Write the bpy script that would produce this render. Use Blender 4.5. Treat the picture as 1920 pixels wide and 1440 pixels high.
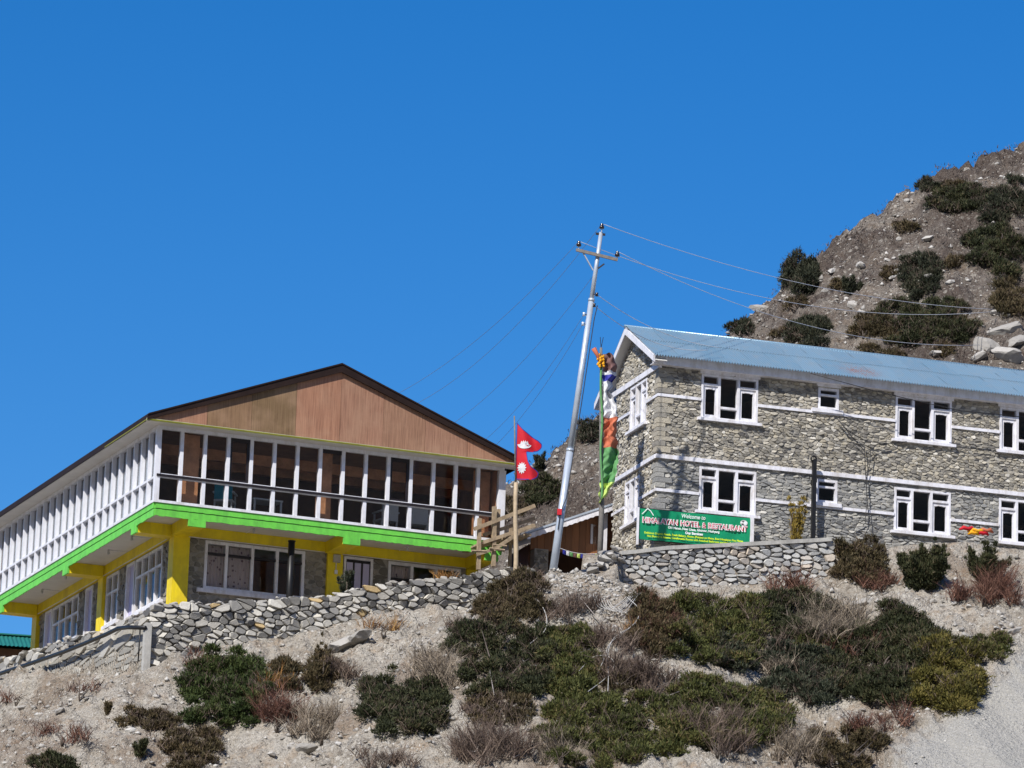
import bpy, bmesh, math, random
import numpy as np
from mathutils import Matrix, Vector
R = math.radians
for o in list(bpy.data.objects): bpy.data.objects.remove(o)
SC = bpy.context.scene
COL = SC.collection

# ------------------------------------------------------------------ camera
FL, PITCH, ROLL = 9000.0, R(13.85), R(1.95)          # focal length in photo pixels (1920 wide)
f_ = np.array([0, math.cos(PITCH), math.sin(PITCH)])
u_0 = np.array([0, -math.sin(PITCH), math.cos(PITCH)]); r_0 = np.array([1., 0, 0])
r_ = math.cos(ROLL)*r_0 + math.sin(ROLL)*u_0
u_ = -math.sin(ROLL)*r_0 + math.cos(ROLL)*u_0
cam = bpy.data.cameras.new('camera'); camo = bpy.data.objects.new('camera', cam); COL.objects.link(camo)
cam.sensor_width = 36.0; cam.lens = FL/1920*36; cam.clip_start = 0.5; cam.clip_end = 6000
camo.matrix_world = Matrix(((r_[0], u_[0], -f_[0], 0), (r_[1], u_[1], -f_[1], 0), (r_[2], u_[2], -f_[2], 0), (0, 0, 0, 1)))
SC.camera = camo
# ------------------------------------------------------------------ sky and sun
TOSUN = Vector((-0.52, -0.89, 1.0)).normalized()
world = bpy.data.worlds.new('World'); SC.world = world; world.use_nodes = True
nt = world.node_tree; nt.nodes.clear()
sky = nt.nodes.new('ShaderNodeTexSky'); sky.sky_type = 'NISHITA'; sky.sun_disc = False
sky.sun_elevation = math.asin(TOSUN.z); sky.sun_rotation = math.atan2(TOSUN.x, TOSUN.y)
sky.altitude = 0; sky.air_density = 1.0; sky.dust_density = 0.0; sky.ozone_density = 6.0
hs = nt.nodes.new('ShaderNodeHueSaturation'); hs.inputs['Saturation'].default_value = 1.33; hs.inputs['Hue'].default_value = 0.507; hs.inputs['Value'].default_value = 1.0
bg = nt.nodes.new('ShaderNodeBackground'); bg.inputs['Strength'].default_value = 0.1
wo = nt.nodes.new('ShaderNodeOutputWorld')
nt.links.new(sky.outputs[0], hs.inputs['Color']); nt.links.new(hs.outputs[0], bg.inputs[0]); nt.links.new(bg.outputs[0], wo.inputs[0])
sl = bpy.data.lights.new('sun', 'SUN'); sl.energy = 5.0; sl.angle = R(0.53); sl.color = (1.0, 0.955, 0.89)
so = bpy.data.objects.new('sun', sl); COL.objects.link(so)
so.rotation_euler = TOSUN.to_track_quat('Z', 'Y').to_euler(); so.location = (-60, -100, 120)
SC.view_settings.view_transform = 'Standard'; SC.view_settings.look = 'None'
SC.view_settings.exposure = 0.3; SC.view_settings.gamma = 1.0

# ------------------------------------------------------------------ helpers
def ray(x, y): return f_ + r_*((x-960)/FL) + u_*((720-y)/FL)
def atY(x, y, Y):
    d = ray(x, y); return d*(Y/d[1])
class Frame:                                           # a building's own axes: a along front, b into depth, z up
    def __init__(s, O, yaw):
        s.O = np.array(O, float); s.yaw = yaw
        s.a = np.array([math.cos(yaw), math.sin(yaw), 0]); s.b = np.array([-math.sin(yaw), math.cos(yaw), 0])
    def front(s, x, y, v=0.0):
        d = ray(x, y); O = s.O + s.b*v; P = d*((O@s.b)/(d@s.b)) - s.O
        return float(P@s.a), float(P@s.b), float(P[2])
    def side(s, x, y, u=0.0):
        d = ray(x, y); O = s.O + s.a*u; P = d*((O@s.a)/(d@s.a)) - s.O
        return float(P@s.a), float(P@s.b), float(P[2])
    def W(s, u, v, w): return s.O + s.a*u + s.b*v + np.array([0, 0, w])
    def loc(s, P):
        d = np.asarray(P, float)-s.O; return float(d@s.a), float(d@s.b), float(d[2])
LF = Frame(atY(291, 942, 118.), R(21.65))
RF = Frame(atY(1233, 857, 120.), R(17.45))

def tag(o, label=None, cat=None, group=None, kind=None):
    if label: o['label'] = label
    if cat:
        o['category'] = cat; o['kind'] = 'thing'
    if group: o['group'] = group
    if kind: o['kind'] = kind
    return o
def empty(name, loc=(0, 0, 0), rz=0.0, parent=None):
    o = bpy.data.objects.new(name, None); COL.objects.link(o); o.location = loc; o.rotation_euler = (0, 0, rz); o.empty_display_size = .3
    if parent: o.parent = parent
    return o
def link(name, me, mat=None, parent=None):
    o = bpy.data.objects.new(name, me); COL.objects.link(o)
    if mat is not None and not me.materials: me.materials.append(mat)
    if parent: o.parent = parent
    return o
def mesh(name, v, f, mat, parent=None, smooth=False, tint=None):
    me = bpy.data.meshes.new(name); me.from_pydata([tuple(p) for p in v], [], f); me.update()
    if smooth: me.polygons.foreach_set('use_smooth', [True]*len(me.polygons))
    if tint is not None:
        at = me.attributes.new('tint', 'FLOAT', 'FACE')
        at.data.foreach_set('value', [tint]*len(me.polygons) if np.isscalar(tint) else list(tint))
    return link(name, me, mat, parent)
def np_mesh(name, V, F, mat, parent=None, tint=None, smooth=False):
    """fast mesh from arrays, F is (n,3) or (n,4)"""
    V = np.asarray(V, np.float32); F = np.asarray(F, np.int32); k = F.shape[1]
    me = bpy.data.meshes.new(name)
    me.vertices.add(len(V)); me.vertices.foreach_set('co', V.ravel())
    me.loops.add(F.size); me.loops.foreach_set('vertex_index', F.ravel())
    me.polygons.add(len(F)); me.polygons.foreach_set('loop_start', np.arange(0, F.size, k, dtype=np.int32))
    me.polygons.foreach_set('loop_total', np.full(len(F), k, np.int32))
    if smooth: me.polygons.foreach_set('use_smooth', np.ones(len(F), bool))
    me.update(calc_edges=True)
    if tint is not None:
        at = me.attributes.new('tint', 'FLOAT', 'FACE'); at.data.foreach_set('value', np.asarray(tint, np.float32))
    return link(name, me, mat, parent)
class MB:
    def __init__(s): s.v = []; s.f = []
    def add(s, v, f):
        n = len(s.v); s.v += [tuple(p) for p in v]; s.f += [tuple(i+n for i in q) for q in f]; return s
    def box(s, x0, x1, y0, y1, z0, z1):
        v = [(x, y, z) for z in (z0, z1) for y in (y0, y1) for x in (x0, x1)]
        return s.add(v, [(0, 2, 3, 1), (4, 5, 7, 6), (0, 1, 5, 4), (2, 6, 7, 3), (0, 4, 6, 2), (1, 3, 7, 5)])
    def prism(s, pts, d):                               # polygon of 3-D points pushed along d
        n = len(pts); P = [Vector(p) for p in pts]; D = Vector(d)
        return s.add(P+[p+D for p in P], [tuple(range(n))[::-1], tuple(range(n, 2*n))]+[(i, (i+1) % n, n+(i+1) % n, n+i) for i in range(n)])
    def bar(s, a, b, w, h=None):                        # square bar between two points
        h = h or w; a = Vector(a); b = Vector(b); d = (b-a).normalized()
        x = d.cross(Vector((0, 0, 1)))
        if x.length < 1e-4: x = Vector((1, 0, 0))
        x.normalize(); y = d.cross(x); x *= w/2; y *= h/2
        return s.prism([a-x-y, a+x-y, a+x+y, a-x+y], b-a)
    def tube(s, pts, rad, n=7, cap=True):
        P = [Vector(p) for p in pts]; rads = rad if isinstance(rad, (list, tuple)) else [rad]*len(P)
        V = []; prev = None
        for i, p in enumerate(P):
            t = (P[min(i+1, len(P)-1)]-P[max(i-1, 0)]).normalized()
            x = t.cross(Vector((0, 0, 1))) if prev is None else prev - t*prev.dot(t)
            if x.length < 1e-4: x = t.cross(Vector((0, 1, 0)))
            x.normalize(); prev = x; y = t.cross(x)
            V += [p+(x*math.cos(2*math.pi*k/n)+y*math.sin(2*math.pi*k/n))*rads[i] for k in range(n)]
        F = [(i*n+k, i*n+(k+1) % n, (i+1)*n+(k+1) % n, (i+1)*n+k) for i in range(len(P)-1) for k in range(n)]
        if cap: F += [tuple(range(n))[::-1], tuple(range((len(P)-1)*n, len(P)*n))]
        return s.add(V, F)
    def build(s, name, mat, parent=None, smooth=False, tint=None): return mesh(name, s.v, s.f, mat, parent, smooth, tint)

def hash2(ix, iy, seed):
    h = (ix.astype(np.int64)*374761393 + iy.astype(np.int64)*668265263 + seed*974711) & 0x7fffffff
    h = ((h ^ (h >> 13))*1274126177) & 0x7fffffff
    return ((h ^ (h >> 16)) & 0xffff)/65535.0
def vnoise(x, y, seed=0):
    x = np.asarray(x, float); y = np.asarray(y, float)
    ix = np.floor(x); iy = np.floor(y); fx = x-ix; fy = y-iy
    fx = fx*fx*fx*(fx*(fx*6-15)+10); fy = fy*fy*fy*(fy*(fy*6-15)+10)
    a = hash2(ix, iy, seed); b = hash2(ix+1, iy, seed); c = hash2(ix, iy+1, seed); d = hash2(ix+1, iy+1, seed)
    return (a+(b-a)*fx)*(1-fy)+(c+(d-c)*fx)*fy - 0.5
def fbm(x, y, s, o=4, seed=0, g=.5):
    t = 0; a = 1.
    for i in range(o): t = t + a*vnoise(x/s+i*17.3, y/s-i*9.1, seed+i); s *= .5; a *= g
    return t

# ------------------------------------------------------------------ materials
MATS = {}
class N:
    def __init__(s, name):
        m = bpy.data.materials.new(name); m.use_nodes = True; s.m = m; s.t = m.node_tree; s.t.nodes.clear()
        s.o = s.n('ShaderNodeOutputMaterial'); s.p = s.n('ShaderNodeBsdfPrincipled'); s.l(s.p.outputs[0], s.o.inputs[0]); MATS[name] = m
        s.tc = s.n('ShaderNodeTexCoord'); s.co = s.tc.outputs['Object']
    def n(s, t, **k):
        x = s.t.nodes.new(t)
        for a, b in k.items(): setattr(x, a, b)
        return x
    def l(s, a, b): s.t.links.new(a, b)
    def noise(s, scale, detail=4, rough=.55, vec=None, stretch=None):
        x = s.n('ShaderNodeTexNoise'); x.inputs['Scale'].default_value = scale; x.inputs['Detail'].default_value = detail; x.inputs['Roughness'].default_value = rough
        v = vec or s.co
        if stretch:
            mp = s.n('ShaderNodeMapping'); mp.inputs['Scale'].default_value = stretch; s.l(v, mp.inputs[0]); v = mp.outputs[0]
        s.l(v, x.inputs['Vector']); return x.outputs['Fac']
    def ramp(s, fac, stops):
        x = s.n('ShaderNodeValToRGB'); e = x.color_ramp.elements
        while len(e) < len(stops): e.new(.5)
        for q, (p, c) in zip(e, stops): q.position = p; q.color = (*c, 1) if len(c) == 3 else c
        s.l(fac, x.inputs[0]); return x.outputs[0]
    def mix(s, fac, a, b, mode='MIX'):
        x = s.n('ShaderNodeMix', data_type='RGBA', blend_type=mode)
        for i, q in ((0, fac), (6, a), (7, b)):
            if isinstance(q, (int, float)): x.inputs[i].default_value = q
            elif isinstance(q, tuple): x.inputs[i].default_value = (*q, 1)
            else: s.l(q, x.inputs[i])
        return x.outputs[2]
    def attr(s, name): x = s.n('ShaderNodeAttribute'); x.attribute_name = name; return x.outputs['Fac']
    def rng(s, v, a, b, c, d):
        x = s.n('ShaderNodeMapRange'); s.l(v, x.inputs[0])
        for i, q in enumerate((a, b, c, d)): x.inputs[1+i].default_value = q
        return x.outputs[0]
    def bump(s, h, st, dist=.02):
        x = s.n('ShaderNodeBump'); x.inputs['Strength'].default_value = st; x.inputs['Distance'].default_value = dist
        s.l(h, x.inputs['Height']); s.l(x.outputs[0], s.p.inputs['Normal'])
    def col(s, c):
        if isinstance(c, tuple): s.p.inputs['Base Color'].default_value = (*c, 1)
        else: s.l(c, s.p.inputs['Base Color'])
        return s
    def pr(s, **k):
        for a, b in k.items(): s.p.inputs[a.replace('_', ' ')].default_value = b
        return s

def plain(name, c, rough=.6, var=.15, scale=3., bump=0., metal=0., dirt=None, spec=.4):
    m = N(name); fac = m.noise(scale, 5, .65)
    lo = tuple(max(0, q*(1-var)) for q in c); hi = tuple(min(1, q*(1+var)) for q in c)
    cc = m.ramp(fac, [(.3, lo), (.7, hi)])
    if dirt:
        g = m.rng(m.noise(scale*.6, 7, .75, stretch=(1, 1, .22)), .47, .68, 0, .75); cc = m.mix(g, cc, dirt)
    m.col(cc).pr(Roughness=rough, Metallic=metal, Specular_IOR_Level=spec)
    if bump: m.bump(m.noise(scale*8, 5, .6), bump, .01)
    return m.m
def stone(name, stops, rough=.85, lichen=.0, bump=.5):
    m = N(name); t = m.attr('tint'); base = m.ramp(t, stops)
    n1 = m.noise(9, 6, .7); base = m.mix(m.rng(n1, .3, .75, 0, .55), base, m.mix(1.0, base, (.55, .55, .56), 'MULTIPLY'))
    n2 = m.noise(34, 4, .7); base = m.mix(m.rng(n2, .5, .8, 0, .5), base, m.mix(1.0, base, (1.35, 1.33, 1.28), 'MULTIPLY'))
    if lichen:
        base = m.mix(m.rng(m.noise(4.3, 5, .7), .55, .7, 0, lichen), base, (.34, .27, .12))
    m.col(base).pr(Roughness=rough, Specular_IOR_Level=.25); m.bump(m.noise(22, 7, .7), bump, .03); return m.m
M = {}
M['white'] = plain('white_paint', (.72, .73, .78), .45, .08, 4, .05, dirt=(.5, .48, .46))
M['whitew'] = plain('white_wood_paint', (.74, .74, .79), .5, .1, 7, .08, dirt=(.46, .42, .38))
M['soffit'] = plain('soffit_paint', (.62, .6, .56), .7, .08, 2, .05)
M['green'] = plain('green_paint', (.15, .58, .07), .5, .12, 5, .15, dirt=(.10, .36, .06))
M['greend'] = plain('crack_dark', (.02, .05, .02), .9)
M['yellow'] = plain('yellow_paint', (.80, .62, .012), .5, .1, 3, .1, dirt=(.55, .40, .03))
M['trimy'] = plain('olive_trim', (.19, .19, .012), .5)
M['cream'] = plain('cream_trim', (.44, .43, .30), .55)
M['brown'] = plain('brown_roof_metal', (.022, .013, .011), .6, .2, 3, spec=.15)
M['black'] = plain('black_rubber', (.012, .012, .013), .45, .3, 5)
M['dark'] = plain('dark_frame', (.018, .014, .016), .4, .3, 5)
M['wire'] = plain('aluminium_wire', (.6, .62, .66), .5, .1, 5)
M['wireg'] = plain('grey_wire', (.16, .19, .25), .6)
M['gwood'] = plain('dark_crossarm', (.17, .15, .13), .7, .3, 9, .2)
M['wired'] = plain('dark_cable', (.02, .02, .022), .6)
M['conc'] = plain('concrete', (.42, .41, .38), .85, .15, 6, .4, dirt=(.26, .25, .23))
M['galv'] = plain('galvanised_steel', (.46, .52, .60), .35, .14, 3, metal=.3, spec=.6)
M['porc'] = plain('brown_porcelain', (.02, .012, .012), .2, .2, 5, spec=.6)
M['wood'] = plain('grey_timber', (.34, .26, .17), .8, .3, 9, .3, dirt=(.16, .12, .08))
M['bamboo'] = plain('bamboo', (.42, .33, .22), .6, .2, 9, .1)
M['pole'] = plain('weathered_pole', (.16, .15, .14), .85, .3, 9, .3)
M['ceil'] = plain('ceiling_board', (.16, .08, .042), .6, .3, 3)
M['inwall'] = plain('interior_timber', (.46, .21, .10), .5, .35, 3)
M['blind'] = plain('pale_blind', (.33, .39, .48), .8, .06, 3)
M['floor'] = plain('room_floor', (.10, .09, .08), .7, .2, 3)
M['plastic'] = plain('white_plastic', (.45, .45, .45), .4, .05, 3)
M['teal'] = plain('teal_cloth', (.02, .22, .28), .8)
M['door'] = plain('pale_door', (.5, .47, .66), .45, .05, 3)
M['fmortar'] = plain('facade_mortar', (.33, .315, .28), .95, .35, 9, .5)
M['mortar'] = plain('mortar', (.30, .285, .255), .95, .25, 8, .5)
M['core'] = plain('wall_core', (.085, .08, .075), .95, .3, 8, .5)
M['twig'] = plain('grey_twig', (.30, .27, .25), .85, .2, 20)
M['hose'] = plain('pale_hose', (.44, .43, .41), .5, .1, 20)
M['redc'] = plain('flag_red', (.50, .008, .02), .75, .08, 6)
M['bluec'] = plain('flag_blue', (.02, .025, .25), .7)
M['whitec'] = plain('flag_white', (.62, .63, .66), .8, .05, 6)
M['orangec'] = plain('flag_orange', (.46, .13, .065), .8, .12, 9)
M['greenc'] = plain('flag_green', (.10, .27, .10), .8, .12, 9)
M['limec'] = plain('flag_lime', (.44, .58, .14), .8, .12, 9)
M['maroonc'] = plain('flag_maroon', (.16, .085, .08), .8, .12, 9)
M['goldc'] = plain('garland_gold', (.75, .36, .01), .8, .2, 40)
M['banner'] = plain('banner_green', (.008, .27, .12), .4, .08, 3, .05)
M['bred'] = plain('print_red', (.6, .02, .06), .5)
M['bwhite'] = plain('print_white', (.8, .82, .82), .5)
M['byellow'] = plain('print_yellow', (.62, .8, .03), .5)
M['brass'] = plain('enamel_lamp', (.5, .5, .48), .5)
M['roofg'] = plain('teal_roof', (.02, .17, .14), .5, .1, 3, metal=.2)
M['roofb'] = plain('blue_roof', (.06, .17, .42), .4, .12, 3, metal=.1)
M['curtain'] = None
def curtain():
    m = N('patterned_curtain'); w = m.n('ShaderNodeTexVoronoi'); w.inputs['Scale'].default_value = 7; m.l(m.co, w.inputs['Vector'])
    m.col(m.mix(m.rng(w.outputs['Distance'], .18, .26, 1, 0), (.55, .44, .42), (.16, .09, .11))).pr(Roughness=.9); return m.m
M['curtain'] = curtain()
def ply():
    m = N('plywood'); t = m.attr('tint')
    base = m.ramp(t, [(0, (.40, .205, .125)), (.35, (.36, .20, .13)), (.65, (.28, .17, .095)), (1, (.22, .145, .075))])
    g = m.noise(6, 6, .7, stretch=(5, 5, .18)); base = m.mix(m.rng(g, .38, .66, 0, .9), base, m.mix(1.0, base, (.55, .5, .5), 'MULTIPLY'))
    g2 = m.noise(1.6, 4, .6); base = m.mix(m.rng(g2, .45, .75, 0, .35), base, (.45, .29, .19))
    m.col(base).pr(Roughness=.55, Specular_IOR_Level=.3); m.bump(g, .15, .01); return m.m
M['ply'] = ply()
def planks(name, c):
    m = N(name); base = m.ramp(m.attr('tint'), [(0, tuple(q*.8 for q in c)), (1, tuple(q*1.2 for q in c))])
    g = m.noise(5, 6, .7, stretch=(6, 6, .4)); base = m.mix(m.rng(g, .35, .7, 0, .6), base, m.mix(1.0, base, (.6, .55, .5), 'MULTIPLY'))
    m.col(base).pr(Roughness=.6); return m.m
M['hutwood'] = planks('hut_planks', (.27, .115, .045))
def corr():
    m = N('painted_corrugated_iron'); t = m.attr('tint')
    base = m.ramp(t, [(0, (.16, .285, .39)), (.5, (.215, .335, .43)), (1, (.17, .28, .375))])
    g = m.noise(5, 6, .75, stretch=(1, .3, 1)); base = m.mix(m.rng(g, .45, .75, 0, .7), base, (.27, .325, .365))
    g2 = m.noise(2.2, 6, .75); base = m.mix(m.rng(g2, .62, .74, 0, .55), base, (.125, .18, .225))
    sp = m.n('ShaderNodeVectorMath', operation='DISTANCE'); sp.inputs[1].default_value = (5.6, .2, 2.95); m.l(m.co, sp.inputs[0])
    ru = m.n('ShaderNodeMath', operation='MULTIPLY'); m.l(m.rng(sp.outputs['Value'], .15, .75, 1, 0), ru.inputs[0]); m.l(m.rng(m.noise(6, 6, .8), .42, .6, 0, 1), ru.inputs[1])
    base = m.mix(ru.outputs[0], base, (.30, .17, .13))
    m.col(base).pr(Roughness=.32, Metallic=.35, Specular_IOR_Level=.4); return m.m
M['corr'] = corr()
def glass():
    m = bpy.data.materials.new('window_glass'); m.use_nodes = True; t = m.node_tree; t.nodes.clear()
    o = t.nodes.new('ShaderNodeOutputMaterial'); mx = t.nodes.new('ShaderNodeMixShader'); tr = t.nodes.new('ShaderNodeBsdfTransparent'); gl = t.nodes.new('ShaderNodeBsdfGlossy')
    tr.inputs[0].default_value = (.92, .93, .93, 1); gl.inputs['Roughness'].default_value = .03; lw_ = t.nodes.new('ShaderNodeLayerWeight'); lw_.inputs[0].default_value = .5
    pw = t.nodes.new('ShaderNodeMath'); pw.operation = 'POWER'; pw.inputs[1].default_value = 5; t.links.new(lw_.outputs['Facing'], pw.inputs[0])
    fr = t.nodes.new('ShaderNodeMath'); fr.operation = 'MULTIPLY_ADD'; fr.inputs[1].default_value = .94; fr.inputs[2].default_value = .026; t.links.new(pw.outputs[0], fr.inputs[0])
    t.links.new(fr.outputs[0], mx.inputs[0]); t.links.new(tr.outputs[0], mx.inputs[1]); t.links.new(gl.outputs[0], mx.inputs[2]); t.links.new(mx.outputs[0], o.inputs[0]); return m
M['glass'] = glass()
M['s_dry'] = stone('dry_wall_stone', [(0, (.12, .118, .115)), (.2, (.23, .225, .215)), (.5, (.40, .385, .35)), (.8, (.57, .55, .50)), (.95, (.64, .60, .51)), (1, (.50, .37, .19))])
M['s_pale'] = stone('mortared_stone', [(0, (.30, .29, .26)), (.5, (.42, .40, .35)), (1, (.52, .50, .44))])
M['s_low'] = stone('low_wall_stone', [(0, (.22, .225, .23)), (.4, (.38, .38, .37)), (.8, (.52, .52, .50)), (1, (.55, .47, .38))])
M['s_fac'] = stone('facade_stone', [(0, (.13, .125, .12)), (.2, (.25, .235, .21)), (.5, (.39, .365, .31)), (.72, (.48, .435, .345)), (.85, (.57, .54, .47)), (1, (.70, .67, .60))], lichen=.3, bump=.8)
M['s_slate'] = stone('facade_slate', [(0, (.17, .175, .175)), (.4, (.31, .31, .30)), (.8, (.45, .44, .40)), (1, (.60, .58, .53))], lichen=.12, bump=.8)
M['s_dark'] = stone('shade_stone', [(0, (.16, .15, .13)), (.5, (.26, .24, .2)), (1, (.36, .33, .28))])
M['rock'] = stone('pale_rock', [(0, (.24, .23, .21)), (.5, (.40, .38, .35)), (1, (.58, .56, .52))])
def soil(name, a, b, dk, lt, red, sc=1.0):
    m = N(name); n1 = m.noise(.55*sc, 7, .65); c = m.ramp(n1, [(.32, a), (.62, b)])
    c = m.mix(m.rng(m.noise(1.7*sc, 6, .7), .5, .66, 0, .7), c, m.mix(1.0, c, (.78, .62, .48), 'MULTIPLY'))     # warmer earth
    n2 = m.noise(7*sc, 6, .75); c = m.mix(m.rng(n2, .48, .72, 0, .85), c, dk)
    c = m.mix(m.attr('litter'), c, red)
    hts = []
    for k, amt in ((7*sc, .75), (17*sc, .9), (42*sc, .8)):                                                       # loose stones of three sizes
        v = m.n('ShaderNodeTexVoronoi'); v.inputs['Scale'].default_value = k; v.inputs['Randomness'].default_value = 1.0
        w = m.n('ShaderNodeMix', data_type='VECTOR'); w.inputs[0].default_value = .06/sc; m.l(m.co, w.inputs[4]); nn = m.n('ShaderNodeTexNoise'); nn.inputs['Scale'].default_value = k*.8; m.l(m.co, nn.inputs['Vector']); m.l(nn.outputs['Color'], w.inputs[5]); m.l(w.outputs[1], v.inputs['Vector'])
        bw = m.n('ShaderNodeRGBToBW'); m.l(v.outputs['Color'], bw.inputs[0])
        sel = m.n('ShaderNodeMath', operation='MULTIPLY'); m.l(m.rng(v.outputs['Distance'], .30, .46, 1, 0), sel.inputs[0]); m.l(m.rng(m.noise(k*.13, 5, .75), .44, .60, 0, amt), sel.inputs[1])
        c = m.mix(sel.outputs[0], c, m.ramp(bw.outputs[0], [(.25, dk), (.45, a), (.6, b), (.78, lt)])); hts.append(m.rng(v.outputs['Distance'], .1, .5, 1, 0))
    c = m.mix(m.attr('scree'), c, m.mix(m.rng(m.noise(22, 6, .8), .35, .7, 0, 1), (.36, .348, .318), (.53, .515, .475)))
    m.col(c).pr(Roughness=.95, Specular_IOR_Level=.15)
    h = m.n('ShaderNodeMath', operation='ADD'); m.l(n2, h.inputs[0]); m.l(m.noise(30*sc, 5, .7), h.inputs[1])
    for q, wt in zip(hts, (.8, .6, .35)):
        k = m.n('ShaderNodeMath', operation='MULTIPLY_ADD'); m.l(q, k.inputs[0]); k.inputs[1].default_value = wt; m.l(h.outputs[0], k.inputs[2]); h = k
    m.bump(h.outputs[0], .9, .06/sc); return m.m
M['soil'] = soil('slope_soil', (.345, .308, .255), (.51, .475, .415), (.14, .115, .09), (.66, .63, .57), (.20, .138, .092))
M['hill'] = soil('hill_soil', (.115, .093, .08), (.27, .238, .203), (.048, .038, .033), (.54, .505, .44), (.088, .068, .057), .8)
def leafmat(name, stops):
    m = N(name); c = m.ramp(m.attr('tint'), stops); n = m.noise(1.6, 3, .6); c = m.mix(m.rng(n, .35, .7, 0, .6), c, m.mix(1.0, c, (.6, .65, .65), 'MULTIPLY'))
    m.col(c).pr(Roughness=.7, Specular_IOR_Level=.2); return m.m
M['jun'] = leafmat('juniper_leaf', [(0, (.015, .019, .009)), (.5, (.035, .041, .018)), (.8, (.064, .068, .028)), (1, (.095, .072, .042))])
M['jbr'] = leafmat('bright_juniper_leaf', [(0, (.016, .028, .009)), (.5, (.040, .060, .016)), (1, (.085, .105, .03))])
M['jblue'] = leafmat('bluish_juniper_leaf', [(0, (.017, .023, .014)), (.5, (.037, .046, .028)), (.85, (.075, .080, .05)), (1, (.10, .08, .05))])
M['jol'] = leafmat('olive_juniper_leaf', [(0, (.030, .036, .012)), (.5, (.068, .078, .022)), (.8, (.12, .12, .035)), (1, (.15, .11, .05))])
M['jgold'] = leafmat('golden_juniper_leaf', [(0, (.04, .038, .01)), (.5, (.10, .092, .02)), (1, (.19, .15, .04))])
M['jbrn'] = leafmat('brown_juniper_leaf', [(0, (.030, .026, .014)), (.5, (.075, .060, .028)), (1, (.14, .10, .055))])
M['jdark'] = leafmat('dark_juniper_leaf', [(0, (.014, .018, .012)), (.5, (.032, .038, .022)), (1, (.070, .068, .040))])
M['yelp'] = leafmat('yellow_leaf', [(0, (.10, .07, .015)), (.5, (.22, .155, .03)), (1, (.34, .25, .06))])
M['tw_br'] = leafmat('brown_twig', [(0, (.07, .05, .042)), (.5, (.14, .10, .08)), (1, (.24, .18, .14))])
M['tw_red'] = leafmat('red_twig', [(0, (.07, .035, .028)), (.5, (.15, .07, .05)), (1, (.24, .13, .09))])
M['tw_gry'] = leafmat('pale_twig', [(0, (.14, .11, .085)), (.5, (.26, .21, .16)), (1, (.40, .33, .25))])
M['tw_or'] = leafmat('orange_grass', [(0, (.17, .075, .025)), (.5, (.32, .16, .05)), (1, (.45, .27, .10))])
M['tw_hill'] = leafmat('hill_scrub', [(0, (.055, .043, .038)), (.5, (.12, .092, .078)), (1, (.20, .16, .13))])
M['bark'] = plain('bark', (.10, .08, .065), .9, .3, 20)

# ------------------------------------------------------------------ ground
def lp(x, y, v): return LF.W(*LF.front(x, y, v))
def lsd(x, y, u): return LF.W(*LF.side(x, y, u))
def rp(x, y, v): return RF.W(*RF.front(x, y, v))
SU = -0.35; LV = -1.3; RV = -1.6
front_top = [LF.front(x, y, LV) for x, y in [(285, 1136), (310, 1131), (400, 1133), (480, 1128), (600, 1121), (640, 1115), (670, 1105), (720, 1098), (750, 1093), (790, 1090), (870, 1083), (912, 1073), (965, 1068), (1005, 1070)]]
front_bot = [LF.front(x, y, LV) for x, y in [(285, 1252), (330, 1237), (390, 1217), (480, 1197), (560, 1184), (640, 1168), (690, 1157), (740, 1148), (790, 1144), (880, 1142), (920, 1137), (960, 1117), (1005, 1097)]]
side_top = [LF.side(x, y, SU) for x, y in [(284, 1140), (240, 1160), (200, 1180), (140, 1195), (80, 1215), (0, 1238), (-30, 1246)]]
side_mid = [LF.side(x, y, SU) for x, y in [(284, 1172), (262, 1176), (230, 1177), (200, 1190), (120, 1223), (60, 1244), (0, 1263), (-30, 1271)]]
side_bot = [LF.side(x, y, SU) for x, y in [(284, 1252), (230, 1264), (150, 1261), (100, 1264), (50, 1268), (0, 1275), (-30, 1282)]]
low_top = [RF.front(x, y, RV) for x, y in [(1167, 1036), (1250, 1026), (1400, 1019), (1560, 1010)]]
low_bot = [RF.front(x, y, RV) for x, y in [(1167, 1092), (1250, 1100), (1400, 1092), (1500, 1088), (1560, 1082)]]
def interp(tab, k, s, val=2): 
    t = sorted(tab, key=lambda q: q[k]); return np.interp(s, [q[k] for q in t], [q[val] for q in t])
poly = []                                              # crest of the slope: x, y, z in front, z behind
for v in np.linspace(side_bot[-1][1]+6, LV+.1, 16):
    P = LF.W(SU, v, 0); poly.append((P[0], P[1], LF.O[2]+interp(side_bot, 1, v), LF.O[2]+interp(side_top, 1, v)-.12))
for u in np.linspace(SU, 9.7, 16):
    P = LF.W(u, LV, 0); poly.append((P[0], P[1], LF.O[2]+interp(front_bot, 0, u), LF.O[2]+interp(front_top, 0, u)-.12))
for x, y, Y in [(1010, 1086, 118.8), (1026, 1079, 116.6), (1060, 1076, 115.9), (1105, 1078, 116.0), (1150, 1086, 116.8)]:
    P = atY(x, y, Y); poly.append((P[0], P[1], P[2], P[2]))
for u in np.linspace(low_bot[0][0], 4.0, 8):
    P = RF.W(u, RV, 0); poly.append((P[0], P[1], RF.O[2]+interp(low_bot, 0, u), RF.O[2]+interp(low_top, 0, u)-.05))
for x, y, v in [(1590, 1062, -1.6), (1640, 1040, -1.5), (1700, 1032, -1.4), (1800, 1028, -1.4), (1920, 1040, -1.4), (2300, 1050, -1.4), (3200, 1080, -1.4)]:
    P = rp(x, y, v); poly.append((P[0], P[1], P[2], P[2]+.15))
poly = np.array(poly)
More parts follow.
